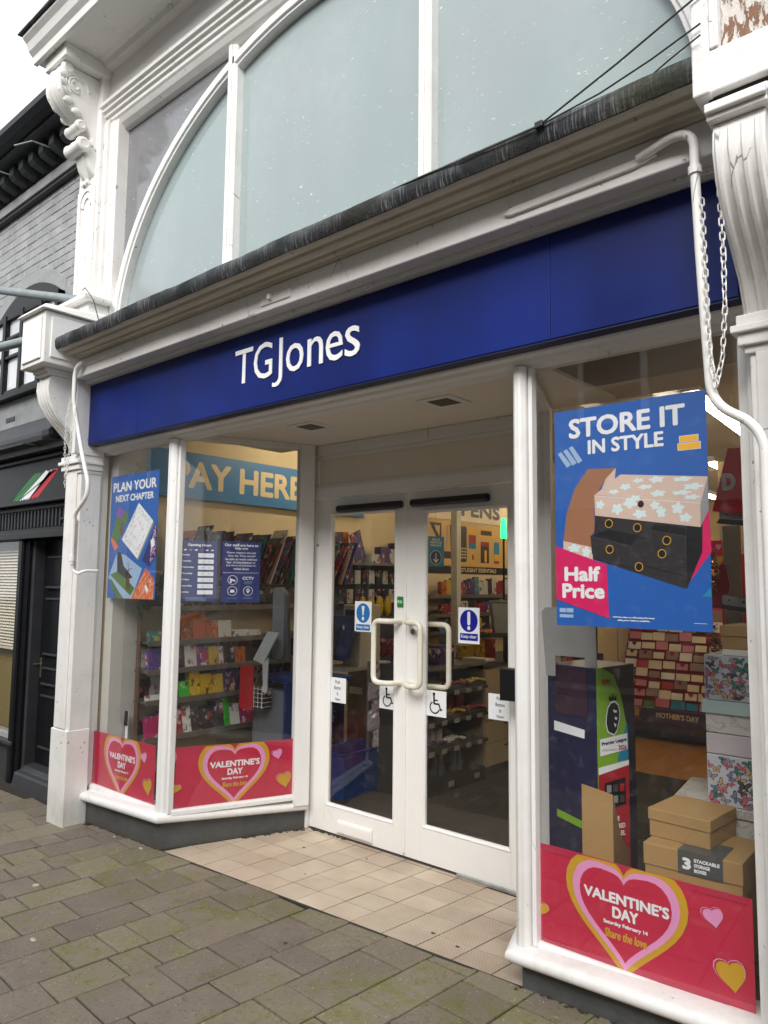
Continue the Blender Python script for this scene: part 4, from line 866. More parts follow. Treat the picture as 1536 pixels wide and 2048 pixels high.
# valentine banners: the same print cut to each pane
def banner(label, x0, x1, z0, z1, loc, rz, hc, hw, slope=0.0, cat='banner'):
    o = thing('window_banner', label, cat, loc, rz, 'valentine banners along the foot of the windows')
    w, h = x1-x0, z1-z0
    def sl(pts): return [(a, b+slope*(a-x0)) for a, b in pts]
    mb = MB(); n = 16
    for j in (0, 1):
        for i in range(n+1):
            t = i/n; mb.v.append((x0+w*t, .0012*math.sin(t*9), (z0 if j == 0 else z1)+slope*w*t+.0022*math.sin(t*5+j)))
    mb.f = [(i, i+1, n+2+i, n+1+i) for i in range(n)]
    b = build('paper', mb, I['rose'], o, fix=False); md = b.modifiers.new('thickness', 'SOLIDIFY'); md.thickness = .001; md.offset = -1
    H = h/.37; cx = x0+w*hc
    e = .002
    cl = lambda P: sl(clip(P, z0+e, z1-e, x0+e, x1-e))
    def hk(k): return heart(cx, z0+h*(.55+.365*k), z0+h*(.55-.458*k), hw*k)
    inn, pk, g = hk(1), hk(1.165), hk(1.325)
    print_(o, cl(g), I['gold'], -.0016); print_(o, cl(pk), I['lilac'], -.0020); print_(o, cl(inn), I['rose'], -.0024)
    X = lambda t: cx+(t-.456)*.79*hw/.34; Z = lambda t: z0+h*t
    def tx(s, a, b, c, d, m, bold, **k):
        text(o, s, X(a), X(b), Z(c)+slope*(X((a+b)/2)-x0), Z(d)+slope*(X((a+b)/2)-x0), m, -.0028, bold=bold, rot=math.atan(slope), **k)
    tx('VALENTINE\u2019S', .262, .660, .617, .722, I['white'], .0022*hw/.34); tx('DAY', .40, .522, .484, .592, I['white'], .0022*hw/.34)
    tx('Saturday February 14', .357, .563, .405, .452, I['white'], .0008); tx('Share the love', .361, .556, .288, .375, I['gold'], .0012, skew=.12)
    # loose small hearts
    for (a, b, c, d, m, rt) in ((.857, .67, .83, .085, 'lilac', .25), (.925, .17, .42, .12, 'gold', .2), (.025, .28, .415, .09, 'gold', -.2), (.012, .69, .95, .06, 'lilac', .1)):
        c0 = x0+w*a; hh = heart(0, Z(c)-Z(b), 0, w*d, 20); P = [(c0+u*math.cos(rt)-v*math.sin(rt), Z(b)+u*math.sin(rt)+v*math.cos(rt)) for u, v in hh]
        print_(o, cl(P), I[m], -.0018)
        P2 = [(c0+(u-c0)*1.08-.004, Z(b)+(v-Z(b))*1.08) for u, v in P]
        ring = MB(); n = len(P2); Q2 = [(c0+(u-c0)*.95, Z(b)+.004+(v-Z(b)-.004)*.97) for u, v in P2]; A, B = cl(P2), cl(Q2)
        ring.v = [(u, -.0022, v) for u, v in A]+[(u, -.0022, v) for u, v in B]; ring.f = [(i, (i+1) % n, n+(i+1) % n, n+i) for i in range(n)]
        build('print', ring, I['lilac'], o, fix=False)
    # tape along the top edge, seen through the paper
    print_(o, cl(rect(x0+w*.02, x0+w*.98, z1-h*.06, z1-h*.01)), ink('rose_ink_dark', (176, 30, 68)), -.0012); print_(o, cl(rect(x0+w*.05, x0+w*.9, z0+h*.02, z0+h*.07)), ink('rose_ink_dark', (176, 30, 68)), -.0012)
    return o
banner('rose valentine banner across the foot of the right window, below the kraft boxes', 2.505, 3.290, .235, .603, (0, .047, 0), 0, .456, .34)
banner('rose valentine banner in the narrow front pane beside the left pilaster', -.958, -.150, .185, .565, (0, .047, 0), 0, .52, .345, .02)
dv = Vector((dirx, diry)); npx = (diry, -dirx)
def on_return(y=.0): return (.05-npx[0]*(.02+y), 0-npx[1]*(.02+y), 0)
rzr = math.atan2(diry, dirx)
banner('rose valentine banner in the splayed pane next to the entrance doors', .035, .825, .222, .59, on_return(.006), rzr, .49, .345, -.006)
p = sheet('notice', 'blue opening hours notice with seven white time strips in the splayed pane', 'notice', .033, .272, 1.474, 1.852, I['navy'], on_return(.008), rzr)
text(p, 'Opening Hours', .085, .232, 1.815, 1.835, I['white'], bold=.0009)
for k, c in enumerate(('white', 'orange', 'white', 'red', 'white', 'white')): print_(p, ellipse(.07+.034*k, 1.795, .009, .0045, 10), I[c])
for k, dname in enumerate(('Monday', 'Tuesday', 'Wednesday', 'Thursday', 'Friday', 'Saturday', 'Sunday')):
    z = 1.757-.0385*k; text(p, dname, .045, .045+.0092*len(dname), z, z+.0125, I['white'], bold=.0005); print_(p, rect(.152, .250, z-.008, z+.018), I['white'], -.0006)
    if k < 6: text(p, '9:00', .175, .19, z+.001, z+.007, I['dkgrey'], -.001); text(p, '17:30', .213, .232, z+.001, z+.007, I['dkgrey'], -.001)
for k in range(4): print_(p, rect(.08, .21, 1.497-.006*k, 1.4985-.006*k), I['sky'], -.0006)
print_(p, ellipse(.045, 1.49, .006, .007, 8), I['gold'], -.0008)
p = sheet('notice', 'blue staff respect notice with camera, alarm and pin symbols in the splayed pane', 'notice', .302, .556, 1.466, 1.857, I['navy'], on_return(.008), rzr)
text(p, 'Our staff are here to', .318, .54, 1.825, 1.843, I['white'], bold=.0009); text(p, 'help you', .385, .47, 1.803, 1.82, I['white'], bold=.0009)
for k, (s_, a, b) in enumerate((('Please respect the job', .333, .525), ('they do. They should', .34, .52), ('be able to work without', .325, .533), ('fear of intimidation or', .333, .525), ('any form of physical or', .33, .527), ('verbal abuse', .377, .48))): text(p, s_, a, b, 1.777-.0205*k, 1.791-.0205*k, I['white'], bold=.0004)
print_(p, rect(.312, .545, 1.655, 1.657), I['white'])
text(p, 'CCTV', .44, .515, 1.612, 1.632, I['white'], bold=.0008)
for k in range(3): print_(p, rect(.45, .505, 1.600-.007*k, 1.6015-.007*k), I['sky'])
for (x, z) in ((.375, 1.61), (.375, 1.54), (.478, 1.54)):
    print_(p, ellipse(x, z, .032, .030), I['white'], -.0008); print_(p, ellipse(x, z, .029, .027), I['navy'], -.001)
    for k in range(2): print_(p, rect(x-.03, x+.03, 1.497-.007*k, 1.4985-.007*k), I['sky'])
print_(p, [(.355, 1.622), (.39, 1.61), (.395, 1.60), (.36, 1.608)], I['white'], -.0012); print_(p, rect(.358, .37, 1.592, 1.606), I['white'], -.0012)
print_(p, [(.36, 1.53), (.39, 1.53), (.387, 1.548), (.363, 1.548)], I['white'], -.0012); print_(p, [(.478, 1.522), (.491, 1.545), (.478, 1.56), (.465, 1.545)], I['white'], -.0012); print_(p, ellipse(.478, 1.546, .005, .005, 8), I['navy'], -.0014)
# door stickers
def sticker(label, x0, x1, z0, z1, c, cat='sticker', y=.9065, rz=0, grp=None):
    o = thing('sticker', label, cat, (0, y, 0), 0, grp); build('backing', MB().box(x0, x1, -.0008, 0, z0, z1), I[c], o, fix=False); return o
p = sticker('blue exclamation keep clear sticker on the left door glass', .727, .870, 1.292, 1.483, 'white', 'safety sticker')
print_(p, ellipse(.7985, 1.409, .058, .062, 28), I['skyblue'], -.001); print_(p, [(.786, 1.453), (.811, 1.453), (.803, 1.395), (.794, 1.395)], I['white'], -.0012); print_(p, ellipse(.7985, 1.374, .010, .012, 14), I['white'], -.0012)
print_(p, rrect(.738, .859, 1.299, 1.338, .004), I['skyblue'], -.001); text(p, 'Keep clear', .746, .851, 1.308, 1.331, I['white'], -.0013, bold=.0004)
p = sticker('dark blue exclamation keep clear sticker on the right door glass', 1.537, 1.681, 1.265, 1.467, 'white', 'safety sticker')
print_(p, ellipse(1.609, 1.392, .060, .063, 28), I['signblue'], -.001); print_(p, rrect(1.599, 1.619, 1.368, 1.445, .009), I['white'], -.0012); print_(p, ellipse(1.609, 1.352, .0105, .0115, 14), I['white'], -.0012)
print_(p, rrect(1.548, 1.670, 1.282, 1.322, .005), I['signblue'], -.001); text(p, 'Keep clear', 1.556, 1.662, 1.290, 1.315, I['white'], -.0013, bold=.0004)
for lb, x0, x1, z0, z1 in (('white push button to open notice on the left door, above the blue display', .508, .658, .826, .985), ('white push button to open notice partly behind the black button box', 1.738, 1.887, .868, 1.006)):
    p = sticker(lb, x0, x1, z0, z1, 'white', 'notice'); cx, h = (x0+x1)/2, z1-z0
    for k, (s_, w) in enumerate((('Push', .042), ('Button', .058), ('to', .014), ('Open', .046))): text(p, s_, cx-w/2, cx+w/2, z1-h*(.24+.235*k), z1-h*(.10+.235*k), I['black'], -.001, bold=.0003)
for lb, x0, x1, z0, z1 in (('white wheelchair symbol sticker on the left door below the pull handle', .945, 1.088, .835, .975), ('white wheelchair symbol sticker on the right door glass beside the stile', 1.309, 1.453, .835, .982)):
    p = sticker(lb, x0, x1, z0, z1, 'white', 'accessibility sticker', .8865 if x0 < 1 else .9065); cx, cz, k = (x0+x1)/2-.004, (z0+z1)/2, (z1-z0)/.145
    if x0 < 1: p.location.y = .9065
    print_(p, ellipse(cx-.012*k, cz+.052*k, .0095*k, .0095*k, 14), I['black'], -.001)
    b = MB()
    def seg(a, c, w):
        d = Vector((c[0]-a[0], c[1]-a[1])).normalized(); nx, nz = -d.y*w/2, d.x*w/2; b.poly([(cx+k*(a[0]-nx), cz+k*(a[1]-nz)), (cx+k*(a[0]+nx), cz+k*(a[1]+nz)), (cx+k*(c[0]+nx), cz+k*(c[1]+nz)), (cx+k*(c[0]-nx), cz+k*(c[1]-nz))], -.001-.00003*len(b.f))
    seg((-.012, .045), (-.010, -.004), .012); seg((-.012, .018), (.016, .018), .008); seg((-.012, -.002), (.024, -.002), .010); seg((.022, .002), (.036, -.036), .010); seg((.034, -.035), (.047, -.030), .009)
    A = [((-.006)+.033*math.cos(R(a)), -.022+.033*math.sin(R(a))) for a in range(120, 350, 15)]
    for a, c in zip(A[:-1], A[1:]): seg(a, c, .0085)
    build('print', b, I['black'], p, fix=False)
p = sticker('small green pull sticker on the meeting stile of the doors', 1.102, 1.150, 1.459, 1.520, 'pgreen', y=.8795); text(p, 'PULL', 1.107, 1.145, 1.480, 1.497, I['white'], -.001, bold=.0006)

# ================================================================== NEIGHBOURING GREY BUILDING WITH BLACK SHOPFRONT
nb = thing('neighbour_building', 'grey painted brick building with black shopfront left of the white shop', 'building')
def nbp(name, mb, m=BLACKP, bevel=.004, parent=None, smooth=False): return build(name, mb, m, parent or nb, bevel, smooth)
wall = nbp('wall', MB().box(-12, -1.335, .206, .5, 3.0, 5.5), BRICKG, 0)
wx0, wx1, wz0, wz1 = -3.42, -2.02, 3.27, 4.02
def arch_top(x): t = (x-(wx0+wx1)/2)/((wx1-wx0)/2); return wz1+.24*(1-t*t) if abs(t) < 1 else 0
bme = None; cnt = 0
for r_ in range(26):
    z = 3.245+.075*r_
    if z > 5.02: break
    for k in range(16):
        x = -4.75+.225*k+(.1125 if r_ % 2 else 0)
        if x+.215 > -1.33: continue
        if x+.215 > wx0-.02 and x < wx1+.02 and z < max(arch_top(x+.05), arch_top(x+.17), wz1 if (x+.2 > wx0 and x < wx1) else 0)+.05: continue
        if cnt > 295: break
        if bme is None:
            mb = MB().hexa([(0, .02, 0), (.215, .02, 0), (.215, .04, 0), (0, .04, 0), (0, .02, .065), (.215, .02, .065), (.215, .04, .065), (0, .04, .065)])
            mb = MB(); c_ = .004
            mb.v = [(0, .02, 0), (.215, .02, 0), (.215, .02, .065), (0, .02, .065), (0, .005, 0), (.215, .005, 0), (.215, .005, .065), (0, .005, .065), (c_, 0, c_), (.215-c_, 0, c_), (.215-c_, 0, .065-c_), (c_, 0, .065-c_)]
            mb.f = [(0, 1, 5, 4), (1, 2, 6, 5), (2, 3, 7, 6), (3, 0, 4, 7), (4, 5, 9, 8), (5, 6, 10, 9), (6, 7, 11, 10), (7, 4, 8, 11), (8, 9, 10, 11)]
            o = build('brick', mb, BRICKG, wall); bme = o.data
        else:
            o = bpy.data.objects.new('brick', bme); COL.objects.link(o); o.parent = wall
        o.location = (x+rs.uniform(-.003, .003), .2015+rs.uniform(-.0015, .0015), z+rs.uniform(-.002, .002)); o.scale = (rs.uniform(.96, 1.01), 1, rs.uniform(.92, 1.04)); o.rotation_euler = (0, rs.uniform(-.012, .012), 0); cnt += 1
        if x < -4.4: o.location.x = x
# arched window with black frames
wd = empty('window', (0, 0, 0), 0, nb)
A = [(wx0+(wx1-wx0)*k/14, arch_top(wx0+(wx1-wx0)*k/14) if 0 < k < 14 else wz1) for k in range(15)]
nbp('arch_brickwork', MB().prism([(a, b+.13) for a, b in A]+A[::-1], .2015, .22), BRICKG, .002)
build('reveal_shadow', MB().prism(A+[(wx1, wz0), (wx0, wz0)], .199, .205), mat('painted_recess_shadow', (.02, .02, .022), .6), wd)  # flat near-black sheet: the shadow of a deep arch put into colour
build('pane', MB().box(wx0+.05, wx1-.05, .17, .176, wz0+.05, wz1-.02), GLASS, wd)
build('sky_reflection', MB().box(wx0+.05, wx1-.05, .185, .19, wz0+.05, wz1-.02), mat('pale_reflected_sky', (.74, .77, .80), .8, .1, 3), wd)  # pale sheet painted as the bright sky reflected in these panes
for a in (wx0, wx0+.31, (wx0+wx1)/2-.03, wx1-.36, wx1-.06): build('stile', MB().box(a, a+.06, .14, .20, wz0, wz1+.02), BLACKP, wd, .004)
for z in (wz0, 3.62, 3.8, wz1-.03): build('glazing_bar', MB().box(wx0, wx1, .148, .20, z, z+(.045 if z in (wz0, wz1-.03) else .026)), BLACKP, wd, .003)
nbp('window_sill', MB().box(wx0-.1, wx1+.1, .10, .21, 3.215, 3.265), BLACKP)
nbp('rendered_band', MB().box(-12, -1.335, .17, .3, 2.96, 3.215), BRICKG, .005)
nbp('vent', MB().box(-2.98, -2.80, .164, .171, 3.02, 3.06), DARKGREY, .002)
# eaves: bracket blocks, gutter, roof
nbp('eaves_band', MB().box(-12, -1.2, .15, .3, 5.03, 5.06), DARKGREY, .004)
nbp('eaves_band', MB().box(-12, -1.2, .13, .3, 5.06, 5.15), BRICKG, .004)
me = None
for k in range(26):
    x = -6.3+.195*k
    if me is None: o = nbp('eaves_block', MB().prism([(.13, 5.17), (.02, 5.20), (-.01, 5.23), (-.01, 5.33), (.13, 5.33)], 0, .085, 'x'), DARKGREY, .004); me = o.data
    else: o = bpy.data.objects.new('eaves_block', me); COL.objects.link(o); o.parent = nb
    o.location = (x, 0, 0)
nbp('eaves_board', MB().box(-12, -1.25, -.10, .3, 5.33, 5.37), DARKGREY, .003)
nbp('gutter', MB().prism([(-.10, 5.36), (-.17, 5.37), (-.21, 5.42), (-.215, 5.47), (-.205, 5.47), (-.19, 5.43), (-.16, 5.39), (-.10, 5.38)], -12, -1.27, 'x'), BLACKP, .002)
nbp('roof', MB().hexa([(-12, -.16, 5.43), (-1.25, -.16, 5.43), (-1.25, 4, 7.6), (-12, 4, 7.6), (-12, -.16, 5.46), (-1.25, -.16, 5.46), (-1.25, 4, 7.65), (-12, 4, 7.65)]), SLATE, 0)
for x in (-2.05, -2.75): nbp('bracket_wire', MB().tube([(x, .12, 5.25), (x-.02, -.12, 5.24), (x-.22, -.18, 5.25)], .008, 6), mat('grey_pole_paint', (.22, .25, .26)), 0)
# black shopfront
nbp('cornice', MB().prism([(.19, 2.60), (-.05, 2.60), (-.06, 2.64), (-.11, 2.66), (-.12, 2.70), (-.06, 2.74), (.0, 2.78), (.10, 2.80), (.17, 2.96), (.3, 2.96), (.3, 2.60)], -12, -1.12, 'x'), DARKGREY, .003)
fs_ = nbp('fascia', MB().box(-12, -1.12, .04, .3, 2.21, 2.6), BLACKP, .003)
nbp('fascia_moulding', MB().box(-12, -1.12, .01, .05, 2.555, 2.585), BLACKP, .006); nbp('fascia_moulding', MB().box(-12, -1.12, .01, .05, 2.205, 2.23), BLACKP, .006)
def brush(x0, x1, z0, z1, sl, m):   # ragged painted stroke, slanting
    rr = random.Random(int(x0*1000)); L_, R_ = [], []; n = 18; top = []; bot = []
    for k in range(n+1):
        t = k/n; top.append((x0+sl+(x1-x0)*t, z1+rr.uniform(-.022, .004)*(1 if k % 2 else -.2)))
        bot.append((x0+(x1-x0)*t, z0+rr.uniform(-.004, .022)*(1 if k % 2 else -.2)))
    print_(fs_, bot+top[::-1], m, .0385, 'flag_stripe')
brush(-2.47, -2.31, 2.25, 2.455, .44, I['flagg']); brush(-2.31, -2.13, 2.25, 2.46, .47, I['white']); brush(-2.13, -1.97, 2.25, 2.46, .37, I['flagr'])
nbp('ventilation_panel', MB().box(-12, -1.12, .09, .3, 1.98, 2.205), BLACKP, .003)
for k in range(34): nbp('vent_rib', MB().box(-3.4+.062*k, -3.4+.062*k+.022, .078, .09, 2.02, 2.16), DARKGREY, .002)
nbp('transom', MB().box(-12, -1.12, .06, .3, 1.93, 1.985), BLACKP, .006); nbp('transom', MB().box(-12, -1.12, .07, .1, 2.165, 2.19), DARKGREY, .004)
nbp('lobby_wall', MB().box(-2.42, -1.12, .36, .6, -.1, 1.95), BLACKP, 0)
nbp('mullion', MB().box(-2.39, -2.31, .09, .20, -.06, 1.93), BLACKP, .012); nbp('mullion', MB().box(-2.31, -2.25, .115, .36, -.06, 1.93), BLACKP, .012); nbp('mullion', MB().box(-2.25, -2.21, .15, .36, -.06, 1.93), DARKGREY, .008)
ndoor = nbp('door', MB().box(-2.30, -1.12, .24, .29, .10, 1.93), BLACKP, .003)
for (z0, z1) in ((1.52, 1.80), (.98, 1.46), (.74, .90), (.24, .68)):
    build('door_panel', MB().prism([(-2.13, z0), (-1.75, z0), (-1.75, z1), (-2.13, z1)], .230, .2395), BLACKP, ndoor, .004)
    build('panel_bead', MB().box(-2.12, -1.77, .212, .2295, z0+.008, z0+.026), DARKGREY, ndoor, .004); build('panel_bead', MB().box(-2.12, -1.77, .216, .2295, z1-.026, z1-.008), DARKGREY, ndoor, .004)
BR = mat('brass_handle', (.45, .38, .25), .3, .1, metal=.9)
build('handle_plate', MB().box(-2.19, -2.165, .232, .2395, .80, .96), BR, ndoor, .002); build('handle', MB().tube([(-2.178, .235, .91), (-2.178, .20, .91), (-2.25, .19, .905)], .008, 8), BR, ndoor, smooth=True)
nbp('step', MB().prism([(.06, -.1), (.30, -.1), (.30, .12), (.15, .105), (.14, .075), (.09, .06), (.08, .0)], -2.24, -1.12, 'x'), DARKGREY, .012)
nbp('stall_riser', MB().box(-12, -2.32, .15, .4, -.15, .25), mat('grey_black_riser', (.04, .042, .044), .5, .2, 8, .2, 40), .004)
nbp('window_board', MB().box(-12, -2.31, .08, .4, .25, .285), DARKGREY, .008); nbp('window_rail', MB().box(-12, -2.39, .12, .2, .285, .335), mat('light_rail', (.35, .35, .34), .5), .004)
nbp('wall_pier', MB().box(-12, -5.4, .12, .4, .25, 1.93), BLACKP)
nw = empty('window', (0, 0, 0), 0, nb)
build('pane', MB().box(-5.4, -2.39, .135, .14, .335, 1.93), GLASS, nw); build('backing', MB().box(-6.2, -2.38, .26, .27, .30, 1.93), mat('tan_board', (.20, .145, .04), .7, .1, 2), nw)
for k in range(34): nbp('blind_slat', MB().hexa([(-5.4, .175, 1.03+.026*k), (-2.385, .175, 1.03+.026*k), (-2.385, .195, 1.048+.026*k), (-5.4, .195, 1.048+.026*k), (-5.4, .175, 1.033+.026*k), (-2.385, .175, 1.033+.026*k), (-2.385, .195, 1.051+.026*k), (-5.4, .195, 1.051+.026*k)]), mat('cream_blind', (.62, .57, .44), .6), 0, nw)
build('blind_rail', MB().box(-5.4, -2.385, .175, .20, 1.0, 1.022), mat('cream_blind', (.62, .57, .44), .6), nw, .003)
lampo = thing('floodlight', 'small black floodlight arm fixed over the black shopfront cornice', 'floodlight')
build('head', MB().box(-1.28, -1.13, -.27, -.17, 2.60, 2.68), BLACKP, lampo, .02); build('arm', MB().tube([(-3.2, -.22, 2.62), (-1.8, -.16, 2.64), (-1.75, -.05, 2.64)], .011, 8), BLACKP, lampo, smooth=True)
build('bracket', MB().tube([(-1.2, -.2, 2.66), (-1.2, .0, 2.72)], .012, 8), BLACKP, lampo)
for z, l in ((1.06*0+2.06, 'black bolt rail above the black door'), (.66, 'black lever latch low on the black door')):
    tag(build('door_rail', MB().tube(arc_path([(-1.12, .03 if z > 1 else .30, z), (-1.5 if z > 1 else -2.38, .03 if z > 1 else .30, z+.0), (-1.56 if z > 1 else -2.42, .07 if z > 1 else .35, z-.01)], .02), .018 if z > 1 else .022, 10), BLACKP, smooth=True), l, 'rail')
# ================================================================== SHOP INTERIOR
CREAM = mat('cream_emulsion', (.68, .56, .35), .75, .06, 2); CEIL = mat('interior_ceiling', (.60, .54, .44), .8, .04, 2)
def interior(name, mb, m): return struct(build(name, mb, m))
interior('interior_wall', MB().box(-1.0, -.90, .10, 9.0, -.1, 2.95), CREAM)
interior('interior_wall', MB().box(3.45, 3.55, .125, 9.0, -.1, 2.95), CREAM)
interior('interior_wall', MB().box(-1.0, 3.55, 9.0, 9.1, -.1, 2.95), CREAM)
interior('interior_ceiling', MB().box(-1.0, 3.55, .125, 9.0, 2.86, 2.95), CEIL)
interior('ceiling_bulkhead', MB().box(2.15, 3.45, .93, 1.25, 2.62, 2.859), CEIL)
interior('wall_above_doors', MB().box(-.9, 3.45, .125, .20, 2.56, 2.859), CEIL)
interior('window_return_wall', MB().box(-.90, -.80, .08, .30, .1, 2.6), mat('window_return_paint', (.48, .47, .42), .7, .05, 3))
interior('window_return_wall', MB().box(3.34, 3.45, .08, .55, .1, 2.6), mat('window_return_paint', (.48, .47, .42), .7, .05, 3))
def wood():
    m, t = new('wood_floor')
    g = t.noise(t.mapv(t.pos, (7, .8, 1)), 3, 5, .6)
    c = t.mix(t.ramp(g, .3, .7), (.26, .11, .022), (.42, .20, .05)); t.col(c); t.rough(.35); return m
WOOD = wood()
fl_ = interior('interior_floor', MB().box(-1.0, 3.55, 3.75, 9.0, -.05, .018), WOOD)
mb_ = mat('brown_mat', (.02, .016, .011), .9, .2, 8, .5, 60)
dm = interior('entrance_mat', MB().box(-1.0, 3.55, .965, 3.75, -.05, .02), mb_)
interior('window_floor', MB().prism([(-.9, .1), (-.03, .1), (.27, .96), (-.9, .96)], -.05, .12, 'z'), mat('window_bed', (.2, .15, .1), .8)); interior('window_floor', MB().prism([(2.56, .1), (3.45, .1), (3.45, .96), (2.24, .96)], -.05, .16, 'z'), mat('window_bed_red', (.22, .03, .03), .8))
RIB = mat('mat_rib', (.035, .029, .02), .8, .2, 8)
for k in range(52): build('rib', MB().box(.62, 2.2, .99+.028*k, .999+.028*k, .0201, .024), RIB, dm, fix=False)
# lit strip lights
STEELW = mat('white_enamel', (.7, .69, .65), .4)
for (x0, y0, x1, y1, l) in ((2.60, 1.7, 2.50, 3.3, 'lit strip light seen beside the storage poster'), (.84, 2.6, .78, 4.2, 'lit strip light above the tills'), (1.9, 4.3, 1.9, 5.9, 'lit strip light over the card rack'), (-.1, 5.2, -.1, 6.8, 'lit strip light over the pens wall'), (2.6, 6.2, 2.6, 7.8, 'lit strip light at the back of the shop'), (-.25, 1.2, -.25, 2.4, 'lit strip light above the magazines'), (1.1, 6.6, 1.1, 8.2, 'lit strip light deep inside above the floor')):
    o = thing('strip_light', l, 'strip light', group='ceiling strip lights'); a, b = Vector((x0, y0)), Vector((x1, y1)); zt = 2.72
    if x0 < 0 and y0 < 2: zt = 2.80
    if 'above the magazines' in l: zt = 2.82
    build('housing', MB().hexa([(x0-.05, y0, zt), (x0+.05, y0, zt), (x1+.05, y1, zt), (x1-.05, y1, zt), (x0-.03, y0, zt+.05), (x0+.03, y0, zt+.05), (x1+.03, y1, zt+.05), (x1-.03, y1, zt+.05)]), STEELW, o)
    build('tube', MB().tube([(x0, y0+.03, zt-.022), (x1, y1-.03, zt-.022)], .018, 8), TUBE, o, smooth=True)
    if zt < 2.8: build('hanger', MB().box(x0-.004, x0+.004, (y0+y1)/2, (y0+y1)/2+.01, zt+.05, 2.86), STEELW, o)
ac_ = thing('ceiling_air_unit', 'slotted ceiling air unit above the storage poster', 'air unit')
build('case', MB().prism([(1.80, 2.80), (2.05, 2.73), (2.38, 2.73), (2.50, 2.859), (1.80, 2.859)], 1.7, 2.5, 'y'), STEELW, ac_, .01)
for k in range(11): build('slot', MB().box(2.07+.026*k, 2.082+.026*k, 1.697, 1.70, 2.745, 2.80), INK['black'], ac_)
# ---- product helpers
def covmat(name, pal, sc=(38, 38, 30), rough=.35):
    m, t = new(name)
    off = t.n('ShaderNodeVectorMath', operation='ADD'); t.set(off.inputs[0], t.obj); cmb = t.n('ShaderNodeCombineXYZ')
    for i in range(3): t.set(cmb.inputs[i], t.math('MULTIPLY', t.rnd, 7.3+i*3.1))
    t.set(off.inputs[1], cmb.outputs[0])
    v = t.n('ShaderNodeTexVoronoi', distance='CHEBYCHEV'); t.set(v.inputs['Vector'], t.mapv(off.outputs[0], sc)); v.inputs['Scale'].default_value = 1
    sx = t.n('ShaderNodeSeparateColor'); t.set(sx.inputs[0], v.outputs['Color'])
    r = t.n('ShaderNodeValToRGB'); r.color_ramp.interpolation = 'CONSTANT'
    e = r.color_ramp.elements; e[0].position = 0; e[0].color = (*L(pal[0]), 1); e[1].position = 1/len(pal); e[1].color = (*L(pal[1]), 1)
    for i in range(2, len(pal)): q = e.new(i/len(pal)); q.color = (*L(pal[i]), 1)
    t.set(r.inputs[0], sx.outputs[0]); n = t.noise(off.outputs[0], 60, 3)
    v2 = t.n('ShaderNodeVectorMath', operation='SCALE'); t.set(v2.inputs[0], t.mix(t.ramp(n, .45, .6, 0, .5), t.mix(t.ramp(t.noise(off.outputs[0], 9, 2), .42, .5), r.outputs[0], L(pal[0])), L(pal[-1]))); t.set(v2.inputs['Scale'], .66); t.col(v2.outputs[0]); t.rough(rough); return m
CV = {'red': covmat('red_cover', [(150, 20, 30), (190, 40, 40), (230, 220, 210), (40, 20, 30), (150, 20, 30)]), 'blue': covmat('blue_cover', [(20, 60, 140), (40, 140, 190), (230, 230, 235), (20, 30, 70), (180, 60, 80)]),
      'yellow': covmat('yellow_cover', [(215, 180, 20), (235, 200, 60), (40, 40, 40), (200, 90, 30), (215, 180, 20)]), 'green': covmat('green_cover', [(60, 190, 50), (90, 210, 70), (40, 50, 40), (230, 230, 200), (60, 180, 60)]),
      'dark': covmat('dark_cover', [(25, 25, 35), (50, 40, 70), (170, 60, 50), (210, 210, 215), (20, 20, 25)]), 'orange': covmat('orange_cover', [(200, 90, 20), (220, 140, 30), (60, 110, 60), (140, 20, 20), (200, 100, 30)]),
      'pink': covmat('pink_cover', [(190, 30, 100), (220, 90, 140), (60, 60, 140), (230, 220, 225), (170, 40, 90)]), 'purple': covmat('purple_cover', [(60, 25, 90), (90, 50, 130), (220, 210, 230), (200, 160, 60), (40, 15, 60)]),
      'white': covmat('white_cover', [(225, 222, 215), (205, 200, 190), (60, 60, 70), (190, 60, 60), (230, 228, 220)]), 'teal': covmat('teal_cover', [(40, 150, 150), (60, 180, 170), (190, 60, 140), (220, 200, 60), (40, 130, 140)])}
SHELFM = mat('grey_shelf_metal', (.16, .145, .115), .4, .05, 4, metal=.4); SHELFD = mat('dark_shelf', (.03, .027, .023), .5)
def gshelf(name, label, loc, rz, length, depth, levels, ztop, zbase=.02, back=CREAM, edge=SHELFM):
    o = thing(name, label, 'shelving unit', loc, rz)
    build('back_panel', MB().box(0, length, depth-.02, depth, zbase, ztop), back, o)
    build('plinth', MB().box(0, length, .02, depth-.02, zbase, zbase+.10), SHELFD, o)
    for x in (0, length): build('upright', MB().box(x-.012, x+.012, depth-.06, depth+.001, zbase, ztop), SHELFD, o)
    for z in levels:
        s = build('shelf', MB().box(.002, length-.002, 0, depth-.02, z-.018, z), edge, o); build('ticket_edge', MB().box(.002, length-.002, -.008, -.0005, z-.032, z+.006), edge, s)
    return o
ORD = ['first', 'second', 'third', 'fourth', 'fifth', 'sixth', 'seventh', 'eighth', 'ninth', 'tenth', 'eleventh', 'twelfth', 'thirteenth', 'fourteenth', 'fifteenth', 'sixteenth', 'seventeenth', 'eighteenth', 'nineteenth', 'twentieth']
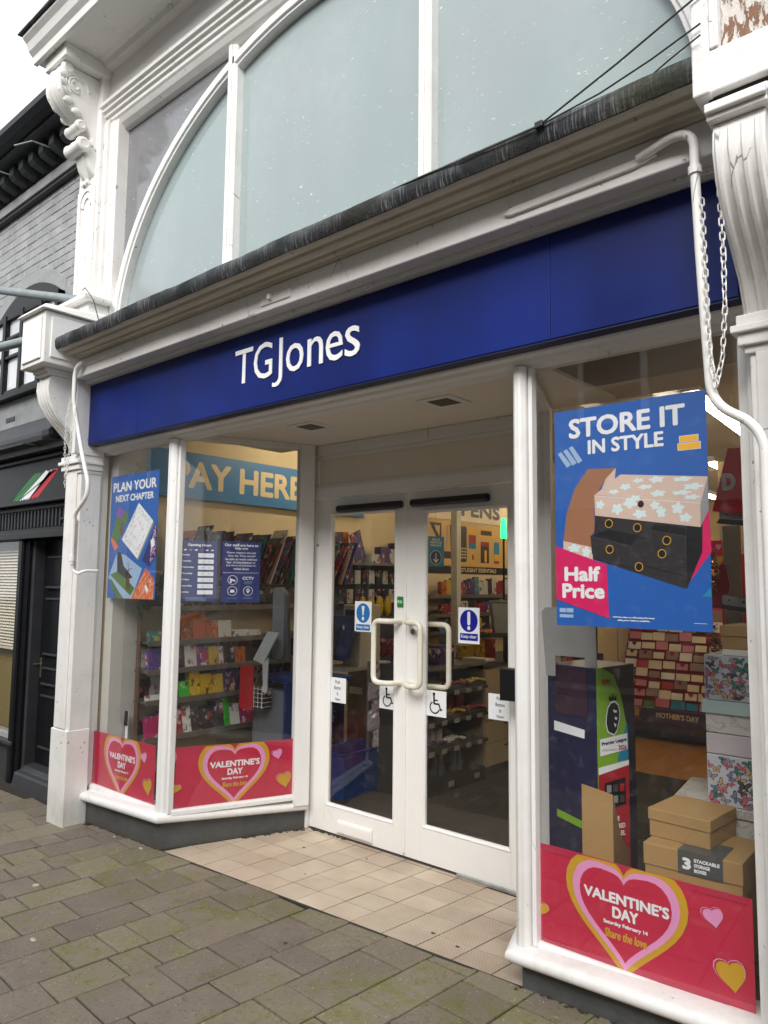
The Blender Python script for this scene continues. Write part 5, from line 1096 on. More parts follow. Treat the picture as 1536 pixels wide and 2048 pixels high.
def row(items, loc, rz, where, lean=.0, name='boxed_item', cat='product', dx0=0, gap=.004, group=None, depth=.03, end='street'):
    """items: (width, height, colour key, word); stood in a row along local x, faces towards -y"""
    x = dx0
    for i, (w, h, c, wd_) in enumerate(items):
        M_ = Matrix.Rotation(rz, 4, 'Z'); P = Vector(loc)+M_ @ Vector((x+w/2, 0, 0)); dp = depth*(1.6 if i % 3 == 0 else 1)
        o = build(name, MB().box(-w/2, w/2, 0, dp, 0, h*(1.0+.12*((i*5) % 4-1))), CV[c] if c in CV else c, None, 0)
        o.location = P; o.rotation_euler = (-lean, 0, rz); tag(o, '%s %s on %s, %s from the %s end' % (c if c in CV else '', wd_, where, ORD[min(i, 19)], end) if c in CV else '%s on %s, %s from the %s end' % (wd_, where, ORD[min(i, 19)], end), cat, group)
        x += w+gap
LW = R(90)   # facing +x from the left wall: local x runs away from the street
u1 = gshelf('magazine_shelves', 'grey metal shelves of comics and boxed toys along the left wall', (-.64, .265, 0), LW, 1.70, .25, [.51, .765, .975, 1.175, 1.415], 2.0, .12)
G_ = 'goods on the shelves inside the left window'
row([(.10, .17, 'pink', 'comic'), (.11, .18, 'blue', 'sticker comic'), (.07, .16, 'red', 'comic'), (.07, .15, 'white', 'comic'), (.09, .17, 'dark', 'comic'), (.09, .17, 'dark', 'magazine'), (.10, .18, 'dark', 'comic'), (.05, .17, 'green', 'booklet'), (.09, .18, 'white', 'comic'), (.13, .15, 'pink', 'card pack'), (.1, .12, 'purple', 'box')], (-.64, .29, .512), LW, 'the lowest magazine shelf', .2, 'comic', 'comic', group=G_)
row([(.16, .045, 'white', 'flat game box'), (.08, .13, 'dark', 'toy box'), (.09, .10, 'green', 'toy tub'), (.09, .14, 'yellow', 'toy packet'), (.10, .17, 'yellow', 'toy card'), (.10, .14, 'yellow', 'book'), (.14, .16, 'purple', 'boxed game'), (.12, .12, 'dark', 'box')], (-.645, .29, .767), LW, 'the second magazine shelf', .15, 'toy_pack', 'toy pack', group=G_)
row([(.12, .17, 'blue', 'comic'), (.07, .14, 'white', 'pack'), (.09, .14, 'dark', 'pack'), (.10, .16, 'white', 'poster magazine'), (.10, .16, 'pink', 'magazine'), (.08, .14, 'yellow', 'pack'), (.05, .12, 'white', 'card'), (.10, .15, 'dark', 'game'), (.10, .14, 'orange', 'pack'), (.08, .13, 'dark', 'box')], (-.645, .29, .977), LW, 'the third magazine shelf', .15, 'magazine', 'magazine', group=G_)
row([(.17, .08, 'teal', 'toy packet'), (.07, .08, 'dark', 'box'), (.10, .18, 'orange', 'sweet pack'), (.11, .18, 'orange', 'sweet pack'), (.11, .14, 'orange', 'sweet box'), (.12, .13, 'white', 'magazine'), (.16, .05, 'white', 'magazine pile'), (.12, .04, 'white', 'flat pack')], (-.645, .29, 1.177), LW, 'the fourth magazine shelf', .12, 'sweet_pack', 'product', group=G_)
row([(.09, .10, ['dark', 'red', 'white', 'blue', 'dark', 'purple', 'dark', 'white', 'pink', 'dark', 'blue', 'dark', 'white', 'dark', 'red', 'dark'][i], 'pack') for i in range(16)], (-.80, .29, .512), LW, 'the back of the lowest magazine shelf', .0, 'comic_pack', 'comic', group='packs at the back of the magazine shelves')
row([(.10, .15, ['dark', 'white', 'dark', 'dark', 'orange', 'dark', 'blue', 'dark', 'red', 'dark', 'white', 'dark', 'purple', 'dark'][i], 'pack') for i in range(14)], (-.80, .29, .767), LW, 'the back of the second magazine shelf', .0, 'comic_pack', 'comic', group='packs at the back of the magazine shelves')
row([(.11, .165, ['white', 'dark', 'dark', 'blue', 'dark', 'red', 'white', 'dark', 'orange', 'dark', 'teal', 'dark', 'dark'][i], 'pack') for i in range(13)], (-.80, .29, .977), LW, 'the back of the third magazine shelf', .0, 'comic_pack', 'comic', group='packs at the back of the magazine shelves')
for (y, z) in ((.26, .50), (.26, .76), (.26, .97), (.26, 1.17), (.26, 1.41)): pass
# tall leaning magazines along the top
rr = random.Random(21); x = 0; pal = ['dark', 'blue', 'dark', 'red', 'white', 'dark', 'purple', 'orange', 'dark', 'teal']
for i in range(44):
    y = .42+.0415*i; h = rr.uniform(.34, .43)+(.05 if i % 9 == 4 else 0); dp = rr.uniform(.004, .009); c = pal[(i*7) % 10]
    o = build('magazine', MB().box(-.105, .105, -dp/2, dp/2, 0, h), CV[c]); o.location = (-.70+rr.uniform(-.01, .01), y, 1.58+.004*(i % 3)); o.rotation_euler = (R(rr.uniform(-26, -14)), 0, R(rr.uniform(-12, 6)))
    near = ['the camera notice', 'the pay here banner', 'the left window post'][i % 3]
    tag(o, ('%s covered magazine leaning in the top rack, %s from the street end' % (c, ORD[i] if i < 20 else 'twenty %s' % ORD[i-20])) if i < 39 else '%s magazine at the door end of the top rack, %s of the last' % (c, ORD[i-39]), 'magazine', 'magazines leaning in the top rack')
row([(.12, .15, ['dark', 'white', 'red', 'dark', 'blue', 'dark', 'orange', 'dark', 'purple', 'white', 'dark', 'red', 'dark'][i], 'magazine') for i in range(13)], (-.655, .32, 1.417), LW, 'the ledge under the tall magazines', .12, 'magazine', 'magazine', group='magazines on the ledge under the top rack')
build('top_ledge', MB().box(0, 1.70, .0, .16, 1.56, 1.575), SHELFD, u1)
build('display_rail', MB().box(0, 1.95, -.01, .02, 1.44, 1.50), SHELFD, u1)
# banner above
bn = thing('till_banner', 'teal hanging banner with cream capital letters along the left wall', 'banner', (-.845, .15, 0), LW)
build('board', MB().box(0, 2.55, 0, .02, 2.235, 2.595), ink('banner_teal', (16, 116, 178)), bn)
text(bn, 'PAY HERE', .404, 1.726, 2.315, 2.53, ink('banner_cream', (226, 208, 160)), bold=.010)
WB = mat('pale_panel', (.5, .48, .43), .7)
build('notice_board', MB().box(.02, .30, -.001, .01, 1.93, 2.1), WB, bn)
tag(build('wooden_pole', MB().tube([(-.70, .235, .15), (-.70, .235, 1.30), (-.70, .235, 1.42)], [.018, .018, .010], 8), mat('dark_wood', (.09, .05, .03), .5, .2, 10), smooth=True), 'brown wooden pole standing inside the left window', 'pole')
o = thing('window_wedge', 'white and black card leaning behind the left banner', 'card'); build('card', MB().prism([(-.80, .2), (-.745, .2), (-.745, .70), (-.765, .70)], .20, .205), INK['white'], o); build('band', MB().prism([(-.790, .60), (-.745, .60), (-.745, .70), (-.78, .70)], .196, .1995), INK['black'], o)
# scratchcard stand, monitor, red basket and cabinet behind the splayed pane
o = thing('display_screen', 'tall grey curved back of a till screen behind the notices', 'screen', (-.33, 1.12, 0), R(20))
build('back', MB().prism(rrect(-.0, .10, 1.02, 1.56, .04), 0, .05), mat('blue_grey_plastic', (.16, .18, .19), .4), o, .008); build('spine', MB().prism([(.085, 1.02), (.14, 1.02), (.115, 1.5), (.09, 1.54)], .01, .06), mat('dark_blue_grey', (.07, .08, .09), .4), o, .005)
o = thing('lottery_counter', 'navy and grey counter cabinet behind the splayed pane', 'counter', (-.48, 1.08, 0), 0)
build('body', MB().box(0, .34, 0, .5, .02, .80), mat('slate_cabinet', (.10, .11, .12), .5), o, .006); build('side', MB().box(.341, .36, 0, .5, .02, .86), mat('cabinet_blue', (.012, .03, .13), .4), o, .004); build('top', MB().box(.02, .56, .04, .5, .861, .90), mat('cabinet_blue', (.012, .03, .13), .4), o, .006)
o = thing('leaflet_basket', 'wire basket with a red leaflet holder hanging on the cabinet', 'basket', (-.50, .98, 0))
build('leaflet', MB().prism(rrect(0, .155, .66, .98, .02), -.014, -.008), INK['red'], o)
for k in range(5): build('wire', MB().tube([(.0, .0, .69+.032*k), (.25, .0, .69+.032*k), (.25, .09, .69+.032*k)], .0016, 4), STEELW, o)
for k in range(6): build('wire', MB().tube([(.02+.045*k, -.003, .68), (.02+.045*k, -.003, .84)], .002, 4), STEELW, o)
build('contents', MB().box(.17, .245, .01, .085, .68, .82), CV['dark'], o)
o = thing('price_sheet', 'bent pale sheet standing above the red leaflet holder', 'sheet'); build('sheet', MB().hexa([(-.42, 1.02, 1.02), (-.26, .98, 1.0), (-.26, .99, 1.0), (-.42, 1.03, 1.02), (-.33, 1.08, 1.23), (-.16, 1.04, 1.23), (-.16, 1.05, 1.23), (-.33, 1.09, 1.23)]), mat('grey_white_card', (.42, .45, .46), .5), o); build('sheet_tail', MB().hexa([(-.25, .98, .80), (-.20, .97, .80), (-.2, .98, .8), (-.25, .99, .80), (-.26, .98, 1.0), (-.19, .97, 1.05), (-.19, .98, 1.05), (-.26, .99, 1.0)]), mat('grey_white_card', (.42, .45, .46), .5), o)
o = thing('scratchcard_banner', 'dark upright strip with scratchcards lettering beside the door frame', 'banner', (-.13, 1.16, 0), R(40)); build('strip', MB().box(0, .09, 0, .01, .98, 1.42), INK['navy'], o)
text(o, 'SCRATCHCARDS', -.115, .205, 1.16, 1.185, INK['white'], -.002, rot=R(90))
# scratchcard dispenser stack
o = thing('scratchcard_dispenser', 'column of clear scratchcard dispensers between window and doors', 'dispenser', (-.24, 1.42, 0), R(35))
for k in range(6): s = build('dispenser', MB().prism([(0, 0), (-.07, .02), (-.07, .06), (0, .10)], 0, .12, 'x'), CV['purple'], o); s.location = (0, 0, 1.34+.11*k); e_ = build('rim', MB().box(0, .12, -.078, -.07, .055, .065), STEELW, s)
# lottery stand seen through the left door
NAVY = mat('lottery_navy', (.008, .018, .075), .4)
o = thing('lottery_stand', 'navy lottery play stand with large ten on its front seen through the left door', 'stand', (-.36, 1.70, 0), 0)
build('front', MB().box(-.02, .205, 0, .04, .12, .70), NAVY, o); text(o, '10', .03, .105, .595, .665, INK['white'], -.002, bold=.006)
print_(o, rect(.02, .15, .575, .580), INK['sky'], -.002); print_(o, [(.03, .47), (.13, .50), (.135, .55), (.03, .525)], INK['cream'], -.002)
for k in range(5): print_(o, rect(.045+.016*k, .055+.016*k, .50, .53), INK['dkgrey'], -.003)
A = [(.08+.048*math.cos(R(a)), .375+.05*math.sin(R(a))) for a in range(190, 351, 16)]; B2 = [(.08+.037*math.cos(R(a)), .375+.039*math.sin(R(a))) for a in range(190, 351, 16)]; b = MB(); n = len(A); b.v = [(p_[0], -.002, p_[1]) for p_ in A+B2]; b.f = [(i, i+1, n+i+1, n+i) for i in range(n-1)]; build('print', b, INK['white'], o, fix=False)
print_(o, ellipse(.085, .43, .010, .014, 10), INK['white'], -.002); print_(o, ellipse(.07, .39, .012, .006, 10), INK['white'], -.002); print_(o, ellipse(.10, .39, .012, .006, 10), INK['white'], -.002)
build('slope', MB().prism([(.03, .98), (-.005, .98), (.10, 1.33), (.15, 1.33)], .0, .26, 'x'), NAVY, o); build('screen', MB().prism([(-.006, 1.0), (-.012, 1.0), (.06, 1.24), (.07, 1.24)], .0, .13, 'x'), mat('screen_dark', (.01, .01, .012), .2), o)
build('shelf_top', MB().box(-.02, .28, -.02, .3, .90, .925), mat('counter_grey', (.25, .23, .19), .5), o)
print_(o, ellipse(.17, 1.24, .012, .02, 10), INK['white'], .055); 
o = thing('card_machine', 'cream ticket machine on the till counter behind the lottery stand', 'machine', (-.32, 1.88, 0)); build('case', MB().box(0, .20, 0, .25, .92, 1.42), mat('cream_plastic', (.42, .38, .28), .5), o, .01); build('display', MB().box(.03, .15, -.004, -.0005, 1.30, 1.38), INK['black'], o)
o = thing('brown_cabinet', 'brown wooden counter front behind the left door', 'counter', (-.56, 2.2, 0)); build('body', MB().box(0, .34, 0, .5, .02, .90), mat('brown_laminate', (.16, .075, .03), .45, .1, 5), o, .004); build('top', MB().box(-.02, .36, -.02, .52, .901, .93), mat('counter_grey', (.25, .23, .19), .5), o, .004); print_(o, rect(.03, .18, .64, .70), INK['cream'], -.003)
o = thing('red_tray', 'grey tray of shiny red packs on the counter', 'tray', (-.50, 2.3, 0)); build('tray', MB().box(0, .44, 0, .25, .932, .955), mat('tray_grey', (.1, .1, .1), .4), o, .01)
for k in range(2): build('pack', MB().box(.03+.22*k, .2+.22*k, .03, .14, .956, 1.12), CV['red'], o, .03)
# sweets hanging beside the door
HG = thing('sweet_hanger', 'strip of clear sweet bags hanging inside the left door', 'sweet bags', (.10, 1.74, 0), R(62))
bagm = covmat('sweet_bag', [(170, 160, 160), (190, 180, 178), (140, 50, 70), (120, 40, 50), (200, 190, 188)], (34, 34, 34), .2)
for (xx, z, w, h) in ((.02, .83, .15, .16), (.0, .70, .14, .13), (.03, .58, .15, .13), (.0, .47, .15, .15), (.05, .40, .14, .10), (.04, .30, .15, .14)):
    b = MB(); n = 6
    for j in range(n+1):
        for i in range(n+1):
            u, v = i/n, j/n; b.v.append((xx+w*u+rr.uniform(-.004, .004), -.03*math.sin(math.pi*u)*math.sin(math.pi*v)**.5+rr.uniform(-.004, .004), z+h*v))
    for j in range(n):
        for i in range(n): a = j*(n+1)+i; b.f.append((a, a+1, a+n+2, a+n+1))
    q_ = build('sweet_bag', b, bagm, HG, smooth=False, fix=False); md = q_.modifiers.new('th', 'SOLIDIFY'); md.thickness = .02; md.offset = 1
build('rail', MB().box(.0, .16, .02, .03, .2, .99), SHELFD, HG)
# blue plastic bin
bm_ = mat('blue_plastic_bin', (.006, .045, .22), .35, .05, 6)
o = thing('plastic_bin', 'large open blue plastic bin on the shop floor inside the left door', 'bin', (.04, 1.42, .02), R(2))
def tray(x0, x1, y0, y1, h, fl, t=.012):
    b = MB(); I0 = [(x0, y0), (x1, y0), (x1, y1), (x0, y1)]; cx, cy = (x0+x1)/2, (y0+y1)/2
    def sc(k, d=0): return [(cx+(p[0]-cx)*k+(d if p[0] < cx else -d), cy+(p[1]-cy)*k+(d if p[1] < cy else -d)) for p in I0]
    rings = [[(p[0], p[1], 0) for p in sc(1)], [(p[0], p[1], h) for p in sc(fl)], [(p[0], p[1], h+.004) for p in sc(fl, -.012)], [(p[0], p[1], h+.012) for p in sc(fl, -.012)], [(p[0], p[1], h+.012) for p in sc(fl, t)], [(p[0], p[1], t) for p in sc(1, t)]]
    b.v = [q for rg in rings for q in rg]
    for r_ in range(5):
        for j in range(4): b.f.append((r_*4+j, r_*4+(j+1) % 4, (r_+1)*4+(j+1) % 4, (r_+1)*4+j))
    b.f += [(3, 2, 1, 0), (20, 21, 22, 23)]; return b
build('tub', tray(-.14, .12, .0, .56, .32, 1.10), bm_, o, .012)
# packs on hooks behind the till (left wall, further in)
pu = thing('battery_wall', 'dark pegboard of hanging packs on the left wall behind the tills', 'display board', (-.66, 2.35, 0), LW)
build('board', MB().box(-.1, 1.1, .22, .235, .9, 1.78), SHELFD, pu); s = build('shelf', MB().box(-.05, 1.15, .0, .22, 1.765, 1.785), SHELFM, pu)
k_ = 0
for z, cs, n in ((1.62, ['white', 'dark'], 11), (1.44, ['dark', 'white', 'dark'], 11)):
    for i in range(n): o = build('hanging_pack', MB().box(-.04, .04, 0, .02, 0, .13), CV[cs[i % len(cs)]], pu); o.location = (.0+.10*i, .12, z-.03)
for i in range(4): o = build('snack_pack', MB().ball((0, 0, .1), (.055, .02, .10), 8, 6), CV['yellow'], pu); o.location = (.20+.12*i, .05, 1.28)
build('hook_rail', MB().box(-.05, 1.1, .20, .21, 1.25, 1.265), SHELFM, pu)
row([(.10, .30, 'purple', 'advent style box'), (.07, .28, 'orange', 'snack box')], (-.74, 2.20, 1.787), LW, 'the high shelf behind the till', .0, 'tall_box', 'box', group='things on the high shelf', depth=.16)
o = build('glossy_magazine', MB().box(0, .16, 0, .01, 0, .27), CV['blue']); o.location = (-.70, 2.44, 1.788); o.rotation_euler = (0, R(-22), R(95)); tag(o, 'glossy blue covered magazine leaning on the high shelf', 'magazine')
row([(.12, .10, 'white', 'playing card box'), (.13, .16, 'blue', 'playing card stand'), (.12, .13, 'white', 'card tray'), (.13, .17, 'blue', 'card stand')], (-.70, 2.66, 1.787), LW, 'the high shelf beyond the magazine', .0, 'card_box', 'box', group='things on the high shelf', depth=.08)
# pens wall
pw = thing('stationery_board', 'yellow lit stationery wall board with giant pen and calculator pictures', 'display board', (-.875, 3.5, 0), LW)
PB = ink('board_ochre', (214, 176, 104)); PBL = ink('board_cream', (232, 216, 180))
build('board', MB().box(0, 2.3, 0, .015, 1.80, 2.31), PB, pw); build('header', MB().box(0, 2.3, -.003, .012, 2.315, 2.86), PBL, pw); build('strip', MB().box(.0, 2.3, -.012, -.001, 1.715, 1.795), INK['black'], pw)
text(pw, 'PENS', .88, 1.70, 2.375, 2.545, INK['charcoal'], -.005, bold=.012); text(pw, 'STUDENT ESSENTIALS', .86, 1.60, 1.735, 1.782, INK['cream'], -.014, bold=.002)
pr2 = lambda *a: print_(pw, *a)
pr2(rrect(.85, .99, 1.85, 2.26, .03), INK['charcoal'], -.002)
for i in range(4):
    for j in range(4): pr2(ellipse(.875+.03*i, 1.90+.035*j, .010, .012, 8), INK['cream'], -.003)
for i, (c, z0, z1) in enumerate((('yellow', 2.17, 2.26), ('red', 2.07, 2.17), ('teal', 2.01, 2.07))): pr2(rrect(1.03, 1.18, z0, z1, .015), INK[c], -.002-.0003*i)
pr2(rect(1.08, 1.15, 1.85, 1.97), INK['yellow'], -.002); pr2(rect(1.10, 1.13, 1.88, 1.94), INK['charcoal'], -.003); pr2(rect(1.26, 1.54, 2.16, 2.25), INK['yellow'], -.002); pr2(rect(1.28, 1.52, 2.18, 2.235), INK['charcoal'], -.003)
pr2(rect(1.28, 1.46, 1.85, 2.09), INK['charcoal'], -.002); pr2(rect(1.36, 1.41, 1.86, 2.0), INK['yellow'], -.003); pr2(rect(1.28, 1.46, 2.05, 2.10), INK['red'], -.003)
pr2(rrect(1.57, 1.69, 1.85, 2.11, .03), INK['teal'], -.002); pr2(rect(1.575, 1.685, 1.88, 1.96), INK['yellow'], -.003); pr2(rrect(1.575, 1.685, 1.85, 1.88, .01), INK['red'], -.003)
pr2([(.28, 2.27), (.50, 2.27), (.50, 2.03), (.46, 2.03)], INK['charcoal'], -.002); pr2([(.36, 2.24), (.47, 2.24), (.46, 2.12)], PB, -.003)
pr2([(.60, 2.25), (.62, 2.25), (.60, 2.0), (.59, 2.0)], INK['grey'], -.002); pr2([(.66, 2.26), (.69, 2.26), (.71, 1.95), (.68, 1.95)], INK['charcoal'], -.002); pr2(ellipse(.12, 2.08, .10, .09), INK['white'], -.002); pr2(ellipse(.12, 2.08, .05, .06), INK['charcoal'], -.003); pr2(rect(.3, .72, 1.88, 1.96), INK['charcoal'], -.002)
u3 = gshelf('stationery_shelves', 'shelves of pens and stationery packs under the stationery board', (-.66, 3.5, 0), LW, 2.3, .22, [.5, .8, 1.1, 1.28, 1.48], 1.71, .02, CREAM)
c_ = ['orange', 'yellow', 'orange', 'red', 'pink', 'purple', 'blue', 'teal', 'white', 'white', 'dark', 'white', 'red', 'red', 'white', 'blue', 'dark', 'red']
row([(.085, .16, c_[i], 'blister pack') for i in range(18)], (-.66, 3.72, 1.482), LW, 'the top stationery shelf', .05, 'pen_pack', 'pen pack', group='pen packs under the stationery board')
row([(.16, .12, ['red', 'orange', 'white', 'dark', 'red', 'blue', 'teal', 'yellow', 'dark', 'white'][i], 'stationery pack') for i in range(10)], (-.66, 3.72, 1.282), LW, 'the second stationery shelf', .05, 'stationery_pack', 'stationery pack', group='packs on the lower stationery shelves')
row([(.15, .14, ['dark', 'red', 'dark', 'orange', 'yellow', 'dark', 'white', 'dark', 'purple', 'dark'][i], 'pack') for i in range(10)], (-.66, 3.72, 1.102), LW, 'the third stationery shelf', .05, 'stationery_pack', 'stationery pack', group='packs on the lower stationery shelves')
tag(build('pillar', MB().box(-.31, -.24, 3.40, 3.47, .02, 2.86), mat('pillar_white', (.5, .46, .38), .6)), 'slim white pillar in front of the stationery board', 'pillar')
o = thing('self_service_sign', 'small hanging teal sign with an arrow circle in front of the stationery board', 'sign', (.30, 2.22, 0), R(80)); build('plate', MB().box(0, .19, 0, .006, 1.74, 1.99), INK['teal'], o)
for k, s_ in enumerate(('SELF', 'SERVICE', 'CHECKOUT')): text(o, s_, .05-.02*min(k, 1), .14+.02*min(k, 1), 1.955-.024*k, 1.972-.024*k, INK['white'], -.001, bold=.0008)
print_(o, ellipse(.095, 1.815, .063, .06, 24), INK['white'], -.001); print_(o, ellipse(.095, 1.815, .059, .056, 24), INK['navy'], -.0015); print_(o, rect(.091, .099, 1.79, 1.85), INK['white'], -.002); print_(o, [(.095, 1.768), (.125, 1.80), (.118, 1.806), (.095, 1.784), (.072, 1.806), (.065, 1.80)], INK['white'], -.002)
build('hanging_wire', MB().tube([(.095, .003, 1.99), (.095, .003, 2.85)], .0015, 4), STEELW, o)
# till area behind the right door
o = thing('confectionery_shelves', 'dark low shelves of sweets in front of the tills', 'shelving unit', (.57, 1.80, 0), R(90))
build('carcass', MB().box(0, .86, .36, .40, .02, .98), SHELFD, o); build('end', MB().box(-.012, 0, 0, .4, .02, .98), SHELFD, o); build('base', MB().box(0, .86, .0, .36, .02, .12), SHELFD, o)
for z in (.35, .56, .775, .96):
    s = build('shelf', MB().box(0, .86, -.03 if z < .9 else .0, .36, z-.022, z), SHELFD if z < .9 else mat('glass_shelf_grey', (.12, .11, .1), .2), o)
    for k in range(5 if z < .9 else 0): build('price_ticket', MB().box(.06+.16*k, .125+.16*k, -.0345, -.0305, z-.03, z+.004), mat('dim_ticket', (.26, .25, .22), .6), s)
for k in range(2): build('price_ticket', MB().box(.35+.35*k, .42+.35*k, -.004, -.0005, .05, .09), mat('dim_ticket', (.26, .25, .22), .6), o)
def lumps(name, label, loc, rz, n, w, d, c, r=.02, cat='sweets'):
    t = thing(name, label, cat, loc, rz); build('tray', MB().box(0, w, 0, d, 0, .03), SHELFD, t)
    b = MB(); q = random.Random(n+int(w*100))
    for i in range(n): b.ball((q.uniform(.02, w-.02), q.uniform(.01, d-.02), .035+q.uniform(0, .02)), (r*1.6, r*.7, r*.6), 6, 4)
    x = build('sweets', b, CV[c], t); x['kind'] = 'stuff'; return t
for k, (z, c) in enumerate(((.777, 'purple'), (.777, 'red'), (.777, 'yellow'), (.562, 'dark'), (.562, 'yellow'), (.562, 'red'), (.352, 'purple'), (.352, 'white'))):
    lumps('sweet_tray', '%s wrapped sweets in a tray on the %s sweet shelf, %s' % (c, {.777: 'upper', .562: 'middle', .352: 'lower'}[z], ['at the street end', 'in the middle', 'at the far end'][k % 3]), (.59, 1.82+.28*(k % 3), z), R(90), 26, .27, .14, c)
for k in range(2): tag(build('red_sweet_bag', MB().box(.30, .48, 2.25+.14*k, 2.36+.14*k, .562, .72), CV['red'], bevel=.02), 'dark red sweet bag on the middle shelf, %s' % ['nearer the street', 'nearer the cream cabinet'][k], 'sweet bag')
for k in range(3):
    b = thing('water_bottle_pack', 'shrink wrapped clear water bottles on the bottom shelf, %s' % ['nearest the doors', 'in the middle', 'furthest in'][k], 'water bottles', (.38, 1.84+.25*k, .122), 0)
    for i in range(2):
        for j in range(2): build('bottle', MB().lathe([(.035, 0), (.038, .02), (.036, .11), (.030, .15), (.012, .175), (.013, .195)], (.0+.085*i, .085*j, 0), 10), mat('dim_water_plastic', (.10, .115, .12), .15), b, smooth=True)
for k in range(2): tag(build('white_bottle', MB().lathe([(.03, 0), (.032, .10), (.028, .13), (.015, .14)], (.5, 2.02+.09*k, .352), 12), mat('milky_bottle', (.42, .38, .38), .3), smooth=True), 'white drink bottle on the lower sweet shelf, %s' % ['street side', 'till side'][k], 'bottle')
o = thing('purple_chocolate_box', 'purple chocolate display box on top of the sweet shelves', 'box', (.44, 2.12, .962), R(70)); build('box', MB().box(0, .20, 0, .14, 0, .15), CV['purple'], o, .004); print_(o, ellipse(.13, .11, .018, .018, 12), INK['lilac'], -.002); print_(o, ellipse(.18, .115, .018, .018, 12), INK['lilac'], -.002)
o = thing('card_terminal', 'tilted card payment terminal above the purple box', 'payment terminal', (.44, 2.2, 1.118), R(40)); b_ = build('body', MB().prism([(0, 0), (.02, 0), (.09, .14), (.075, .15), (.0, .02)], 0, .075, 'x'), INK['black'], o, .006); build('screen', MB().prism([(.036, .085), (.033, .085), (.066, .145), (.069, .143)], .01, .065, 'x'), mat('dim_screen', (.08, .1, .25), .3), o); build('stand', MB().box(.03, .05, .04, .06, -.005, .06), INK['black'], o)
o = thing('till_counter', 'cream drawer cabinet with dark worktop beyond the sweet shelves', 'counter', (.54, 2.68, 0), R(90)); CB = mat('cream_cabinet', (.36, .30, .19), .5, .06, 4)
build('cabinet', MB().box(0, 1.6, 0, .5, .09, .90), CB, o, .003); build('plinth', MB().box(0, 1.6, .03, .5, .02, .09), SHELFD, o); build('worktop', MB().box(-.03, 1.62, -.02, .52, .901, .94), mat('dark_worktop', (.03, .027, .022), .3), o, .003)
for z0, z1 in ((.10, .275), (.285, .46), (.47, .88)): d_ = build('drawer', MB().box(.01, .50, -.012, -.0005, z0, z1), CB, o, .002); build('handle', MB().box(.30, .40, -.022, -.0125, z1-.04, z1-.03), SHELFD, d_)
o = thing('till_screen', 'tilted self checkout screen at the edge of the right door glass', 'screen', (.56, 2.80, 1.16), R(35)); build('bezel', MB().hexa([(0, 0, 0), (.26, 0, 0), (.26, .04, 0), (0, .04, 0), (-.03, .12, .30), (.23, .12, .30), (.23, .15, .30), (-.03, .15, .30)]), mat('bezel_grey', (.06, .055, .055), .4), o, .01)
build('display', MB().hexa([(.02, .004, .03), (.24, .004, .03), (.24, .01, .03), (.02, .01, .03), (-.005, .104, .275), (.215, .104, .275), (.215, .11, .275), (-.005, .11, .275)]), mat('screen_pale', (.22, .24, .22), .2), o); build('stem', MB().box(.1, .16, .06, .12, -.22, .02), INK['black'], o)
tag(build('receipt_tray', MB().prism(rrect(0, .24, 0, .03, .014), 0, .14), mat('white_plastic', (.5, .48, .43), .4)), 'white tray with black pad on the dark worktop', 'tray').location = (.30, 2.72, .942)
o = thing('status_lamp', 'green lit till beacon hanging high behind the right door', 'beacon', (.545, 3.0, 0)); build('lamp', MB().lathe([(.026, 2.0), (.030, 2.03), (.022, 2.17), (.018, 2.18)], (0, 0, 0), 12), GREENLIT, o, smooth=True); build('pole', MB().tube([(0, 0, .94), (0, 0, 2.0)], .010, 6), INK['black'], o)
lumps('sweet_rack', 'amber wrapped sweets on the rack behind the till screen', (.2, 3.0, 1.12), R(60), 60, .45, .16, 'orange', .025)
row([(.12, .13, 'yellow', 'tea box'), (.10, .16, 'yellow', 'tea box'), (.10, .15, 'red', 'tea box')], (.20, 2.86, .942), R(60), 'the dark worktop', 0, 'tea_box', 'box', group='boxes on the dark worktop', depth=.08, end='door')
# dark bulk of stock behind, seen between
row([(.22, .55, ['dark', 'dark', 'purple', 'dark', 'dark'][i], 'stacked stock') for i in range(5)], (-.2, 4.9, .3), R(75), 'the floor behind the tills', 0, 'stock_box', 'box', group='stacked stock behind the tills', depth=.3)
# ---- things in and behind the right window
PS = thing('sticker_display_stand', 'tall navy and green cardboard sticker stand with a lion head emblem', 'display stand', (2.365, .42, 0), R(-6))
NV = mat('stand_navy', (.010, .010, .045), .4, .1, 4)
build('body', MB().box(0, .245, 0, .32, .16, 1.25), NV, PS, .003)
build('recess', MB().box(.045, .20, -.003, -.0005, 1.04, 1.24), mat('stand_inner', (.03, .004, .02), .6), PS); build('slot', MB().prism([(.035, .965), (.185, .95), (.187, .985), (.035, 1.005)], -.004, -.001), INK['white'], PS); build('slot', MB().prism([(.045, .60), (.20, .57), (.20, .60), (.045, .63)], -.004, -.001), INK['lime'], PS)
